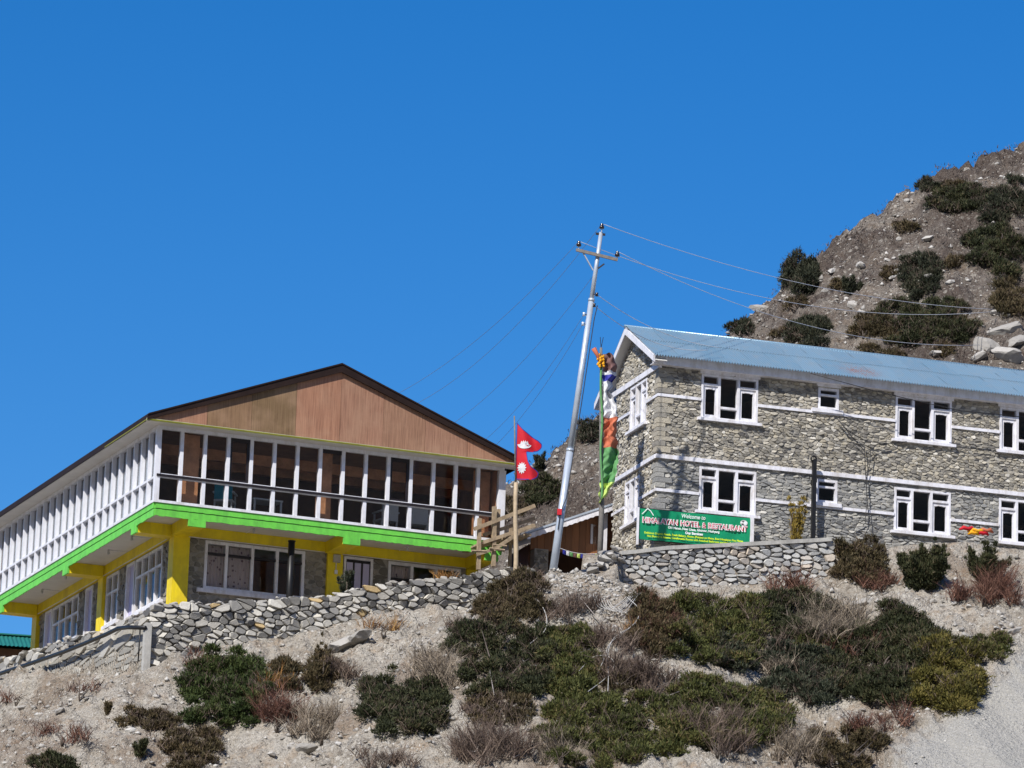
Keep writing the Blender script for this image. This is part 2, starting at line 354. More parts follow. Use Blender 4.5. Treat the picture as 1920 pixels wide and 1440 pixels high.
def crest(x, y):
    """distance to the crest line, height in front and behind, side"""
    best = np.full(x.shape, 1e9); zb = np.zeros(x.shape); zt = np.zeros(x.shape); sd = np.zeros(x.shape)
    for i in range(len(poly)-1):
        a, b = poly[i], poly[i+1]; dx, dy = b[0]-a[0], b[1]-a[1]; L2 = dx*dx+dy*dy
        t = np.clip(((x-a[0])*dx+(y-a[1])*dy)/L2, 0, 1); qx, qy = a[0]+t*dx, a[1]+t*dy
        d = np.hypot(x-qx, y-qy); k = d < best-1e-9; best = np.where(k, d, best)
        zb = np.where(k, a[2]+t*(b[2]-a[2]), zb); zt = np.where(k, a[3]+t*(b[3]-a[3]), zt)
        sd = np.where(k, dx*(y-a[1])-dy*(x-a[0]), sd)
    return best, zb, zt, sd
def ground_z(x, y, detail=True):
    x = np.asarray(x, float); y = np.asarray(y, float)
    d, zb, zt, sd = crest(x, y)
    slope = zb - (.66*d + .10*np.minimum(d, 4)*0) - .012*d*d*0
    scr = scree_mask(x, y)
    if detail:
        amp = np.clip(d/.5, 0.0, 1)*(1-.85*scr)
        slope = slope + amp*(.55*fbm(x, y, 2.6, 3, 3) + .36*fbm(x*1.2+y*.5, y*.7, .7, 4, 11) + .30*np.abs(fbm(x*.8+y*.5, y*1.1, .34, 3, 21, .65)) + .06*fbm(x, y, .12, 2, 31))
        slope = slope + scr*(.03*fbm(x*1.2, y*.5, .5, 3, 41)+.012*fbm(x, y, .08, 2, 47))
    vall = -1.7 + .085*np.clip(y, -50, 400) + 2*fbm(x, y, 40, 2, 5)
    vall = vall + .85*np.clip(-y-140, 0, 620)*(1+.25*vnoise(x/90, y/90, 8))   # unseen far side of the valley, added and raised to darken window reflections
    front = np.maximum(slope, vall)
    back = zt + (.05*fbm(x, y, .6, 3, 7) if detail else 0) - .12*np.clip(d-16, 0, 200)
    back = np.maximum(back, vall-6)
    return np.where(sd > 0, back, front)
SCR = (1.0, 0.0, 0.0)
def scree_mask(x, y):
    # smooth fan of fine gravel on the right: right of a line running down the slope
    a = SA; b = SB; nx, ny = (b[1]-a[1]), -(b[0]-a[0]); L = math.hypot(nx, ny)
    s = ((x-a[0])*nx+(y-a[1])*ny)/L
    s = s + .55*vnoise(x/.8, y/.8, 77)+.35*vnoise(x/.25, y/.25, 78)+.25*vnoise(x/.12, y/.12, 79)
    return np.clip(s/.4, 0, 1)
def march(px, py, Y0=105., Y1=127.):
    """point of the ground seen at a photo position"""
    d = ray(px, py); Ys = np.linspace(Y0, Y1, 1200); X = d[0]*Ys/d[1]; Z = d[2]*Ys/d[1]
    g = ground_z(X, Ys); k = np.argmax(g > Z)
    return np.array([X[k], Ys[k], min(g[k], Z[k]+.12)]) if (g > Z).any() else np.array([X[-1], Y1, Z[-1]])
SA = (1e6, 0.); SB = (1e6, 1.)
_a = march(1935, 1185); _b = march(1570, 1445)
SA = (_a[0], _a[1]); SB = (_b[0], _b[1])
if ((20-SA[0])*(SB[1]-SA[1])-(105-SA[1])*(SB[0]-SA[0])) < 0: SA, SB = SB, SA
def axis(fine0, fine1, step, far0, far1):
    a = list(np.arange(fine0, fine1, step)); g = step; p = fine1
    while p < far1: a.append(p); g *= 1.35; p += g
    a.append(far1); g = step; p = fine0-step; b = []
    while p > far0: b.append(p); g *= 1.35; p -= g
    b.append(far0); return np.array(b[::-1]+a)
def sheet(name, xs, ys, zf, mat, attrs):
    X, Y = np.meshgrid(xs, ys); Z = zf(X, Y); n, m = X.shape
    V = np.stack([X, Y, Z], -1).reshape(-1, 3); i = np.arange(n*m).reshape(n, m)
    F = np.stack([i[:-1, :-1], i[:-1, 1:], i[1:, 1:], i[1:, :-1]], -1).reshape(-1, 4)
    o = np_mesh(name, V, F, mat, smooth=True)
    for k, fn in attrs.items():
        at = o.data.attributes.new(k, 'FLOAT', 'POINT'); at.data.foreach_set('value', fn(X, Y).ravel().astype(np.float32))
    return tag(o, kind='structure')
def litter(x, y):
    d, zb, zt, sd = crest(x, y)
    near = np.clip((fbm(x, y, 1.9, 4, 91)-.02)*2.0, 0, .6)*(1-scree_mask(x, y))*np.clip(d/.4, 0, 1)
    return np.maximum(near, np.clip((100-y)/10, 0, .93))  # valley ground out of view is coloured as dark scrub to cut bounced light
sheet('ground', axis(-17.5, 15.5, .065, -1500, 1500), axis(106.5, 124, .06, -1500, 1500), ground_z, M['soil'], {'scree': scree_mask, 'litter': litter})

# the hill behind
sil = [(-700, 1560), (0, 1330), (300, 1235), (700, 1085), (900, 972), (960, 918), (1005, 880), (1060, 832), (1110, 796), (1180, 752), (1290, 680), (1370, 627), (1440, 568), (1500, 512), (1545, 478), (1640, 408), (1720, 352), (1800, 315), (1850, 298), (1920, 268), (2050, 215), (2300, 120), (2800, -40)]
HR = []
for x, y in sil:
    Yr = 140+10*np.clip((x-900)/1020, -1, 2); P = atY(x, y, Yr); HR.append((P[0], Yr, P[2]))
HR = np.array(HR)
def hill_z(x, y):
    zr = np.interp(x, HR[:, 0], HR[:, 2]); yr = np.interp(x, HR[:, 0], HR[:, 1])
    d = yr-y; z = zr - np.where(d > 0, .78*np.sqrt(d*d+1.2)-.85, -.22*d*0+.30*(-d))
    z = z + np.clip(np.abs(d)/1.5+.12, 0, 1)*(.8*fbm(x, y, 5, 3, 51)+.55*fbm(x, y, 1.5, 4, 57)) + .75*(np.abs(fbm(x*1.1+y*.6, y*.9, 1.0, 4, 61, .6))-.28) + .16*fbm(x, y, .28, 2, 67)
    far = np.clip((np.abs(x-8)-60)/200, 0, 1)
    return z - far*30
def hlit(x, y): return np.clip((fbm(x*.8+y*.4, y*.8, 1.5, 5, 93, .75)+.24)*2.0, 0, .92)
def hmarch(px, py):
    d = ray(px, py); Ys = np.linspace(124, 158, 1600); X = d[0]*Ys/d[1]; Z = d[2]*Ys/d[1]
    g = hill_z(X, Ys); h = g > Z
    if not h.any():
        k = int(np.argmin(Z-g)); return np.array([X[k], Ys[k], g[k]])
    k = np.argmax(h); return np.array([X[k], Ys[k], g[k]])
sheet('hill', axis(-3, 19, .11, -800, 800), axis(127, 153, .11, 123, 1200), hill_z, M['hill'], {'litter': hlit})

# ------------------------------------------------------------------ masonry
def clip(poly_, nx, ny, c):                            # keep nx*x+ny*y <= c
    out = []; n = len(poly_)
    for i in range(n):
        p, q = poly_[i], poly_[(i+1) % n]; a = nx*p[0]+ny*p[1]-c; b = nx*q[0]+ny*q[1]-c
        if a <= 0: out.append(p)
        if a*b < 0:
            t = a/(a-b); out.append((p[0]+t*(q[0]-p[0]), p[1]+t*(q[1]-p[1])))
    return out
def cells(seeds, asp, extra=None):
    """fitted stone outlines round seeds; asp stretches stones lengthways"""
    S = np.array(seeds); Q = S/np.array([asp, 1.0]); res = []
    for i in range(len(S)):
        d = np.hypot(Q[:, 0]-Q[i, 0], Q[:, 1]-Q[i, 1]); k = np.argsort(d)[1:15]; R0 = d[k[min(7, len(k)-1)]]*1.1
        p = [(Q[i, 0]-R0, Q[i, 1]-R0), (Q[i, 0]+R0, Q[i, 1]-R0), (Q[i, 0]+R0, Q[i, 1]+R0), (Q[i, 0]-R0, Q[i, 1]+R0)]
        for j in k:
            nx, ny = Q[j]-Q[i]; c = (Q[j]@Q[j]-Q[i]@Q[i])/2; p = clip(p, nx, ny, c)
            if len(p) < 3: break
        p = [(a*asp, b) for a, b in p]
        if extra and len(p) >= 3: p = extra(p, S[i])
        res.append(p if len(p) >= 3 else None)
    return res
def scl(p, s0, s1):
    p = clip(p, 1, 0, s1) if len(p) >= 3 else p
    return clip(p, -1, 0, -s0) if len(p) >= 3 else p
def area(p): return abs(sum(p[i][0]*p[(i+1) % len(p)][1]-p[(i+1) % len(p)][0]*p[i][1] for i in range(len(p))))/2
def one_stone(p, gap, d0, d1, rnd, rough=.06, rnd_corner=.3, tilt=.25):
    """rounded stone from an outline: rings at depth 0, .7 d and d; returns (s,t,n) points and faces"""
    cx = sum(a for a, b in p)/len(p); cy = sum(b for a, b in p)/len(p); n0 = len(p)
    q = []
    for i in range(n0):                                # cut the corners
        a, b, c = p[i-1], p[i], p[(i+1) % n0]
        if math.hypot(b[0]-c[0], b[1]-c[1]) < .012: continue
        k = rnd_corner*(.7+.6*rnd.random())
        q.append((b[0]+(a[0]-b[0])*k, b[1]+(a[1]-b[1])*k)); q.append((b[0]+(c[0]-b[0])*k, b[1]+(c[1]-b[1])*k))
    if len(q) < 4: return None
    sz = math.sqrt(area(p)); g = max(.35, 1-2*gap/max(sz, .02))
    q = [(cx+(a-cx)*g, cy+(b-cy)*g) for a, b in q]
    d = d0+(d1-d0)*rnd.random(); tx, ty = rnd.uniform(-tilt, tilt), rnd.uniform(-tilt, tilt); n = len(q)
    ring = lambda sc, h, j: [(cx+(a-cx)*sc*(1+rnd.uniform(-j, j)), cy+(b-cy)*sc*(1+rnd.uniform(-j, j)), h+(tx*(a-cx)+ty*(b-cy))*(1 if h > 0 else 0)) for a, b in q]
    V = ring(1.0, -.03, 0)+ring(1.0, d*.55, rough)+ring(.83, d, rough*2.2)
    F = [(r*n+i, r*n+(i+1) % n, (r+1)*n+(i+1) % n, (r+1)*n+i) for r in (0, 1) for i in range(n)]+[tuple(range(2*n, 3*n))]
    return V, F
def masonry(parent, name, seeds, asp, mapf, mat, gap, d0, d1, rnd, extra=None, flip=False, quota=300, tintf=None, corner=.3, prefer=None, tilt=.25):
    """stones as parts of a wall: the `quota` largest as objects, the rest joined as one stuff part"""
    items = []
    for s, p in zip(seeds, cells(seeds, asp, extra)):
        if p is None or area(p) < .0006: continue
        st = one_stone(p, gap, d0, d1, rnd, rnd_corner=corner, tilt=tilt)
        if st is None: continue
        V = [mapf(*v) for v in st[0]]; F = [f[::-1] for f in st[1]] if flip else st[1]
        items.append((area(p) if prefer is None or prefer(s) else 0, V, F, tintf(s) if tintf else rnd.random()))
    items.sort(key=lambda q: -q[0])
    for a, V, F, t in items[:quota]: mesh(name, V, F, mat, parent, tint=t)
    rest = items[quota:]
    if rest:
        mb = MB(); tn = []
        for a, V, F, t in rest: mb.add(V, F); tn += [t]*len(F)
        o = mb.build('small_'+name+'s', mat, parent, tint=tn); o['kind'] = 'stuff'
    return len(items)
def scatter(s0, s1, t0, t1, cw, ch, rnd, ok=lambda s, t: True, jit=.38):
    out = []; row = 0; t = t0+ch/2
    while t < t1:
        h = ch; s = s0+cw*rnd.random()*.9
        while s < s1:
            a, b = s+rnd.uniform(-jit, jit)*cw, t+rnd.uniform(-jit, jit)*ch
            if ok(a, b) and rnd.random() > .06: out.append((a, b))
            s += cw*rnd.choice((.7, .85, 1., 1.2, 1.45))
        t += h; row += 1
    return out
def openings_clip(rects):
    def ex(p, s):
        for x0, x1, z0, z1 in rects:
            if max(a for a, b in p) <= x0 or min(a for a, b in p) >= x1 or max(b for a, b in p) <= z0 or min(b for a, b in p) >= z1: continue
            m = [(x0-s[0], (1, 0, x0)), (s[0]-x1, (-1, 0, -x1)), (z0-s[1], (0, 1, z0)), (s[1]-z1, (0, -1, -z1))]
            p = clip(p, *max(m, key=lambda q: q[0])[1])
            if len(p) < 3: return p
        return p
    return ex
def inside(rects, s, t, m=0.0): return any(x0-m < s < x1+m and z0-m < t < z1+m for x0, x1, z0, z1 in rects)
def wall_panels(mb, s0, s1, z0, z1, rects, addbox):
    xs = sorted(set([s0, s1]+[min(max(q, s0), s1) for r in rects for q in r[:2]]))
    for a, b in zip(xs[:-1], xs[1:]):
        if b-a < 1e-4: continue
        mid = (a+b)/2; cut = sorted((r[2], r[3]) for r in rects if r[0] < mid < r[1]); z = z0
        for c0, c1 in cut:
            if c0 > z: addbox(a, b, z, c0)
            z = max(z, c1)
        if z < z1: addbox(a, b, z, z1)

# rocks ------------------------------------------------------------
def rock_mesh(seed, sub=1, flat=.7):
    bm = bmesh.new(); bmesh.ops.create_icosphere(bm, subdivisions=sub, radius=1.0); rr = random.Random(seed)
    ax = [Vector((rr.gauss(0, 1), rr.gauss(0, 1), rr.gauss(0, 1))).normalized() for _ in range(7 if sub < 3 else 20)]
    cut = [rr.uniform(.55, .95) if sub < 3 else rr.uniform(.5, .85) for _ in ax]
    for v in bm.verts:
        for a, c in zip(ax, cut):
            k = v.co.dot(a)
            if k > c: v.co -= a*(k-c)*.9
        v.co *= 1+(rr.uniform(-.07, .07) if sub < 3 else rr.uniform(-.03, .03)+.13*float(fbm(np.array([v.co.x*2+seed]), np.array([v.co.y*2+v.co.z*1.7]), 1.0, 4, seed)[0]))
    for v in bm.verts: v.co.z *= flat
    me = bpy.data.meshes.new('rock'); bm.to_mesh(me); bm.free(); me.materials.append(M['rock'])
    at = me.attributes.new('tint', 'FLOAT', 'FACE'); t = rr.random() if sub < 3 else rr.uniform(.15, .6); at.data.foreach_set('value', [t]*len(me.polygons)); return me
ROCKS = [rock_mesh(i, 1 if i < 10 else 2, .55+.3*(i % 4)/4) for i in range(14)]
BOULD = [rock_mesh(50+i, 3, .6+.2*(i % 3)/2) for i in range(6)]
def place_rock(p, size, rnd, label, group=None, name='rock', sx=1., parent=None, mat=None):
    me = rnd.choice(BOULD if size > .24 else ROCKS)
    o = bpy.data.objects.new(name, me); COL.objects.link(o); o.location = p
    o.scale = (size*sx*rnd.uniform(.8, 1.2), size*rnd.uniform(.7, 1.1), size*rnd.uniform(.7, 1.)); o.rotation_euler = (rnd.uniform(-.4, .4), rnd.uniform(-.4, .4), rnd.uniform(0, 6.3))
    if parent: o.parent = parent
    if label: tag(o, label, 'rock', group)
    return o

# front retaining wall -------------------------------------------------
rnd = random.Random(5)
rw = empty('dry_stone_wall', LF.W(0, 0, 0), LF.yaw)
tag(rw, 'long dry stone retaining wall of rounded grey rocks below the yellow and green lodge', 'wall')
def core_strip(name, parent, pts_top, pts_bot, k, mapf, mat, thick, n=30, dz=-.06):
    s0 = min(q[k] for q in pts_top); s1 = max(q[k] for q in pts_top); mb = MB()
    for i in range(n):
        a, b = s0+(s1-s0)*i/n, s0+(s1-s0)*(i+1)/n
        q = [(a, interp(pts_bot, k, a)-.5), (b, interp(pts_bot, k, b)-.5), (b, interp(pts_top, k, b)+dz), (a, interp(pts_top, k, a)+dz)]
        P = [mapf(s, t, 0.0) for s, t in q]; D = Vector(mapf(q[0][0], q[0][1], -thick))-Vector(P[0]); mb.prism(P, D)
    return mb.build(name, mat, parent)
fmap = lambda s, t, n: (s, LV-n, t)
core_strip('wall_core', rw, front_top, front_bot, 0, fmap, M['core'], .45)
okf = lambda s, t: interp(front_bot, 0, s)-.25 < t < interp(front_top, 0, s)-.02
seeds = scatter(SU+.03, 9.75, -4.8, -.7, .235, .135, rnd, okf, .44)
masonry(rw, 'stone', seeds, 1.75, fmap, M['s_dry'], .009, .04, .15, rnd, corner=.16, tilt=.35,
        extra=lambda p, s: scl(clip(p, 0, 1, interp(front_top, 0, s[0])+rnd.uniform(-.03, .06)), SU-.05, 9.85), tintf=lambda s: min(1, max(0, rnd.betavariate(1.7, 1.4)*.93 if rnd.random() > .025 else 1.0)))
for i in range(64):
    s = SU+.1+i*(9.8/64)+rnd.uniform(-.05, .05)
    place_rock((s, LV+.12+rnd.uniform(-.1, .15), interp(front_top, 0, s)+rnd.uniform(-.02, .05)), rnd.uniform(.06, .115), rnd, None, name='cap_stone', sx=1.4, parent=rw)

# side wall: loose rubble over a mortared face -------------------------
sw = empty('rubble_wall', LF.W(0, 0, 0), LF.yaw)
tag(sw, 'rubble topped stone wall running back along the left side of the lodge', 'wall')
smap = lambda s, t, n: (SU-n, s, t)
core_strip('mortared_base', sw, side_mid, side_bot, 1, smap, M['mortar'], .4, dz=0)
smap2 = lambda s, t, n: (SU+.12-n, s, t)
core_strip('rubble_core', sw, side_top, side_mid, 1, smap2, M['core'], .5)
vmax = side_top[-1][1]
okl = lambda s, t: interp(side_bot, 1, s)-.15 < t < interp(side_mid, 1, s)-.05
okh = lambda s, t: interp(side_mid, 1, s)-.03 < t < interp(side_top, 1, s)
masonry(sw, 'mortared_stone', scatter(LV, vmax, -5.2, -2.2, .95, .14, rnd, okl), 5.0, smap, M['s_pale'], .022, .01, .05, rnd,
        extra=lambda p, s: scl(clip(p, 0, 1, interp(side_mid, 1, s[0])), LV-.02, vmax), flip=True, quota=140, corner=.25, tilt=.04)
masonry(sw, 'rubble_stone', scatter(LV, vmax, -4, -1.8, .75, .15, rnd, okh), 4.2, smap2, M['s_dry'], .012, .06, .2, rnd,
        extra=lambda p, s: scl(clip(p, 0, 1, interp(side_top, 1, s[0])+rnd.uniform(-.04, .06)), LV-.02, vmax), flip=True, quota=150, tilt=.05)
for i in range(40):
    s = LV+i*(vmax-LV)/40+rnd.uniform(-.08, .08)
    place_rock((SU+.12+rnd.uniform(-.12, .12), s, interp(side_top, 1, s)+rnd.uniform(-.02, .06)), rnd.uniform(.09, .17), rnd, None, name='cap_stone', parent=sw)
# low wall below the hotel -------------------------------------------
lw = empty('low_stone_wall', RF.W(0, 0, 0), RF.yaw)
tag(lw, 'low pale flat-stone wall with a concrete top below the green banner', 'wall')
wmap = lambda s, t, n: (s, RV-n, t)
core_strip('wall_core', lw, low_top, low_bot, 0, wmap, M['core'], .4)
okw = lambda s, t: interp(low_bot, 0, s)-.2 < t < interp(low_top, 0, s)-.09
masonry(lw, 'stone', scatter(low_top[0][0]+.02, low_top[-1][0], -4.6, -1.9, .25, .115, rnd, okw), 1.9, wmap, M['s_low'], .010, .03, .09, rnd,
        extra=lambda p, s: scl(clip(p, 0, 1, interp(low_top, 0, s[0])-.07), low_top[0][0]-.03, low_top[-1][0]+.1), tintf=lambda s: rnd.betavariate(2.2, 1.3))
mb = MB(); n = 14
for i in range(n):
    a, b = [low_top[0][0]-.05+(low_top[-1][0]-low_top[0][0])*(i+j)/n for j in (0, 1)]
    za, zb_ = interp(low_top, 0, a), interp(low_top, 0, b); ja, jb = .012*math.sin(i*2.1), .012*math.sin((i+1)*2.1)
    mb.prism([(a, RV-.1+ja, za-.08), (b, RV-.1+jb, zb_-.08), (b, RV-.1+jb, zb_+.02), (a, RV-.1+ja, za+.02)], (0, .5, 0))
mb.build('concrete_cap', M['conc'], lw)
# ------------------------------------------------------------------ the lodge with the glazed hall
def mbox(mb, mp, s0, s1, t0, t1, n0, n1):
    c = [Vector(mp(s, t, n)) for n in (n0, n1) for t in (t0, t1) for s in (s0, s1)]
    return mb.add(c, [(0, 2, 3, 1), (4, 5, 7, 6), (0, 1, 5, 4), (2, 6, 7, 3), (0, 4, 6, 2), (1, 3, 7, 5)])
def pb(name, mat, parent, *boxes, mp=None):
    mb = MB()
    for b in boxes: mbox(mb, mp, *b) if mp else mb.box(*b)
    return mb.build(name, mat, parent)
lodge = empty('lodge', LF.W(0, 0, 0), LF.yaw)
tag(lodge, 'two storey lodge with glazed upper hall, plywood gable, green floor edge and yellow pillars', 'building')
UW, VD = 9.3, 14.4
pb('floor_slab', M['soffit'], lodge, (0, UW+.08, 0, VD, -.2, -.004))
def edge_strip(name, mp, length, t0, t1, n0, n1, mat, rag=.0, parent=lodge, seed=1):
    rr = random.Random(seed); k = max(4, int(length/.07)); mb = MB(); off = [rr.uniform(-rag, rag) for _ in range(k+1)]
    for i in range(k):
        a, b = length*i/k, length*(i+1)/k
        P = [mp(s, t, n0) for s, t in ((a, t0+off[i]), (b, t0+off[i+1]), (b, t1), (a, t1))]
        mb.prism(P, Vector(mp(a, t1, n1))-Vector(mp(a, t1, n0)))
    return mb.build(name, mat, parent)
fm = lambda v0: (lambda s, t, n: (s, v0-n, t))
sm = lambda u0: (lambda s, t, n: (u0-n, s, t))
ge = edge_strip('slab_edge', fm(0), UW+.1, -.145, 0, 0, .045, M['green'], .006)
edge_strip('slab_edge_plaster', fm(0), UW+.1, -.335, -.157, 0, .03, M['green'], .012, ge, 2)
edge_strip('slab_edge_crack', fm(0), UW+.1, -.16, -.14, 0, .006, M['greend'], 0, ge, 2)
ge = edge_strip('slab_edge', sm(0), VD, -.145, 0, 0, .045, M['green'], .006, lodge, 3)
edge_strip('slab_edge_plaster', sm(0), VD, -.335, -.157, 0, .03, M['green'], .012, ge, 4)
edge_strip('slab_edge_crack', sm(0), VD, -.16, -.14, 0, .006, M['greend'], 0, ge, 4)
# glazing
SP = .62
pb('sill', M['white'], lodge, (-.06, UW+.12, -.07, .07, .002, .07))
pb('sill', M['white'], lodge, (-.07, .07, .072, VD, .002, .07))
pb('head_rail', M['white'], lodge, (-.04, UW+.1, -.045, .07, 1.9, 1.985))
pb('head_rail', M['white'], lodge, (-.045, .07, .072, VD, 1.9, 1.985))
pb('corner_post', M['white'], lodge, (-.06, .07, -.06, .06, .07, 1.9)); pb('corner_post', M['white'], lodge, (UW-.05, UW+.14, -.06, .1, .07, 1.9))
pb('transom', M['white'], lodge, (.07, UW-.05, -.03, .05, .655, .685), (.07, UW-.05, -.03, .05, .735, .765))
pb('hand_rail', M['dark'], lodge, (-.02, UW-.02, -.085, -.055, .675, .735))
pb('transom', M['white'], lodge, (-.045, .05, .06, VD, .64, .70))
mm = None; ms = None
PF = [None, None, None, None]
def inst(name, src, loc, parent, box, mat):
    if src is None:
        src = pb(name, mat, parent, box); src.location = loc; return src
    o = bpy.data.objects.new(name, src.data); COL.objects.link(o); o.parent = parent; o.location = loc; return o
mu = pn = pu = None
for i in range(1, 15):
    o = inst('mullion', mu, (i*SP, 0, 0), lodge, (-.045, .045, -.05, .06, .07, 1.9), M['white']); mu = mu or o
for i in range(15):
    o = inst('pane', pn, (i*SP, 0, 0), lodge, (.05, SP-.05, .028, .034, .07, .655), M['glass']); pn = pn or o
    o = inst('pane', pu, (i*SP, 0, 0), lodge, (.05, SP-.05, .028, .034, .765, 1.9), M['glass']); pu = pu or o
for i in (3, 10):
    a, b = i*SP+.05, (i+1)*SP-.05
    pb('dark_sash', M['dark'], lodge, (a, a+.06, -.01, .027, .77, 1.9), (b-.07, b, -.01, .027, .77, 1.9), (a+.06, b-.07, -.01, .027, 1.8, 1.9), (a+.06, b-.07, -.01, .027, .77, .82))
pb('dark_sash', M['dark'], lodge, (7*SP+.05, 8*SP-.05, -.01, .027, 1.8, 1.9))
mu = pn = pu = None
for j in range(1, 24):
    o = inst('mullion', mu, (0, j*SP, 0), lodge, (-.05, .06, -.03, .03, .07, 1.9), M['white']); mu = mu or o
for j in range(23):
    o = inst('pane', pn, (0, j*SP, 0), lodge, (.045, .051, .045, SP-.045, .07, .64), M['glass']); pn = pn or o
    o = inst('pane', pu, (0, j*SP, 0), lodge, (.045, .051, .045, SP-.045, .70, 1.9), M['glass']); pu = pu or o
for j in range(23):
    o = inst('blind', PF[0], (0, j*SP, 0), lodge, (.085, .095, .045, SP-.045, .08, 1.88), M['blind']); PF[0] = PF[0] or o
# hall interior
pb('hall_ceiling', M['ceil'], lodge, (.08, UW, .08, VD, 1.93, 1.96))
pb('hall_partition', M['ceil'], lodge, (.4, UW-.1, 3.4, 3.5, .0, 1.92))
pb('hall_partition', M['inwall'], lodge, (.66, 1.2, .30, .34, .015, 1.92))
pb('hall_partition', M['inwall'], lodge, (4.40, 4.80, .35, .39, .015, 1.92))
pb('hall_partition', M['inwall'], lodge, (UW-.58, UW-.12, .4, .44, .015, 1.92))
pb('hall_wall', M['inwall'], lodge, (UW-.05, UW+.06, .11, VD, 0, 1.95), (0.08, UW-.05, VD-.1, VD, 0, 1.95))
pb('hall_beam', M['inwall'], lodge, (.1, UW-.1, 1.6, 1.75, 1.65, 1.925), (.1, UW-.1, 2.6, 2.75, 1.65, 1.925))
pb('hall_floor', M['floor'], lodge, (.07, UW, .07, VD-.1, -.002, .012))
# roof
EU0, EU1, EV0, EV1, RU, RW = -.46, 9.78, -.40, 14.9, 4.66, 4.09
def rline(u, w_e, w_r): return w_e+(w_r-w_e)*(1-abs(u-RU)/(RU-EU0))
for side_ in (-1, 1):
    e = EU0 if side_ < 0 else EU1
    mb = MB(); mb.prism([(e-.03*-side_*-1, EV0-.08, 2.17), (RU, EV0-.08, 4.10), (RU, EV0-.08, 4.06), (e, EV0-.08, 2.12)], (0, EV1-EV0+.16, 0)); mb.build('roof_sheet', M['brown'], lodge)
    mb = MB(); mb.prism([(e, EV0-.06, 2.0), (RU, EV0-.06, 3.86), (RU, EV0-.06, 4.05), (e, EV0-.06, 2.13)], (0, .05, 0)); mb.build('bargeboard', M['brown'], lodge)
pb('eave_board', M['brown'], lodge, (EU0, EU0+.03, EV0, EV1, 2.0, 2.13)); pb('eave_board', M['brown'], lodge, (EU1-.03, EU1, EV0, EV1, 2.0, 2.13))
pb('eave_soffit', M['soffit'], lodge, (EU0+.03, 0.08, EV0, EV1, 1.987, 2.01)); pb('eave_soffit', M['soffit'], lodge, (.08, EU1-.03, EV0, .08, 1.987, 2.01))
pb('eave_trim', M['cream'], lodge, (EU0-.01, EU1+.01, EV0-.035, EV0-.004, 1.975, 2.045))
pb('trim_stripe', M['trimy'], lodge, (EU0-.012, EU1+.012, EV0-.045, EV0-.036, 1.995, 2.03))
pb('trim_stripe', M['trimy'], lodge, (EU0-.012, EU0-.002, EV0, 3.1, 1.99, 2.02))
seams = [EU0+.05, 1.14, 2.32, 3.51, 4.70, 5.88, 7.04, 8.22, EU1-.05]; hue = [.15, .75, 1.0, .05, .28, .42, .35, .12]
for a, b, h in zip(seams[:-1], seams[1:], hue):
    pts = [(a+.004, 2.047), (b-.004, 2.047), (b-.004, rline(b, 1.99, 3.95))]
    if a < RU < b: pts.append((RU, 3.95))
    pts.append((a+.004, rline(a, 1.99, 3.95)))
    pts = [(u, max(w, 2.047)) for u, w in pts]
    mb = MB(); mb.prism([(u, EV0+.03, w) for u, w in pts], (0, .02, 0)); mb.build('plywood_sheet', M['ply'], lodge, tint=h)
mb = MB(); mb.prism([(EU0+.1, VD, 2.0), (EU1-.1, VD, 2.0), (RU, VD, 3.95)], (0, .03, 0)); mb.build('rear_gable', M['ply'], lodge, tint=.3)
# lower storey
GZ = -5.0
for (a, b) in ((.97, 1.40), (5.14, 5.56), (9.0, 9.3)):
    pb('pillar', M['yellow'], lodge, (a, b, 1.35, 1.75, GZ, -.47))
for (a, b) in ((7.4, 7.82), (13.55, 13.98)): pb('pillar', M['yellow'], lodge, (.97, 1.35, a, b, GZ, -.47))
pb('ring_beam', M['yellow'], lodge, (.97, 9.3, 1.36, 1.70, -.47, -.203)); pb('ring_beam', M['yellow'], lodge, (.98, 1.32, 1.702, 13.98, -.47, -.203))
for (a, b) in ((.90, 1.34), (5.06, 5.5), (8.95, 9.3)):
    pb('cantilever_beam', M['yellow'], lodge, (a, b, .02, 1.355, -.50, -.203)); pb('beam_end', M['green'], lodge, (a-.01, b+.01, -.035, .015, -.51, -.33))
for (a, b) in ((1.42, 1.82), (7.35, 7.8), (13.5, 13.95)):
    pb('cantilever_beam', M['yellow'], lodge, (.02, .965, a, b, -.50, -.203)); pb('beam_end', M['green'], lodge, (-.035, .015, a-.01, b+.01, -.51, -.33))
FW, SW_ = 1.46, 1.09
f_open = [(1.84, 4.55, -1.76, -.50), (5.62, 6.42, -2.75, -.50), (6.84, 8.86, -1.76, -.50)]
s_open = [(2.55, 4.80, -1.95, -.50), (4.86, 5.58, -2.9, -.50), (6.28, 7.36, -1.85, -.50), (8.55, 9.22, -2.9, -.50), (9.85, 12.28, -1.7, -.50), (12.34, 13.0, -2.9, -.50)]
mf, msd = fm(FW), sm(SW_)
mb = MB(); wall_panels(mb, 1.40, 9.3, GZ, -.47, f_open, lambda a, b, z0, z1: mbox(mb, mf, a, b, z0, z1, 0, -.25)); fwall = mb.build('front_wall', M['mortar'], lodge)
mb = MB(); wall_panels(mb, 1.76, 13.6, GZ, -.47, s_open, lambda a, b, z0, z1: mbox(mb, msd, a, b, z0, z1, 0, -.25)); swall = mb.build('side_wall', M['mortar'], lodge)
rnd = random.Random(17)
def bound(s0, s1, z0, z1, ex):
    def g(p, s):
        p = clip(p, 1, 0, s1)
        for c in ((-1, 0, -s0), (0, 1, z1), (0, -1, -z0)):
            if len(p) >= 3: p = clip(p, *c)
        return ex(p, s) if len(p) >= 3 else p
    return g
sd = scatter(1.42, 9.25, -2.9, -.48, .2, .12, rnd, lambda s, t: not inside(f_open, s, t, .01))
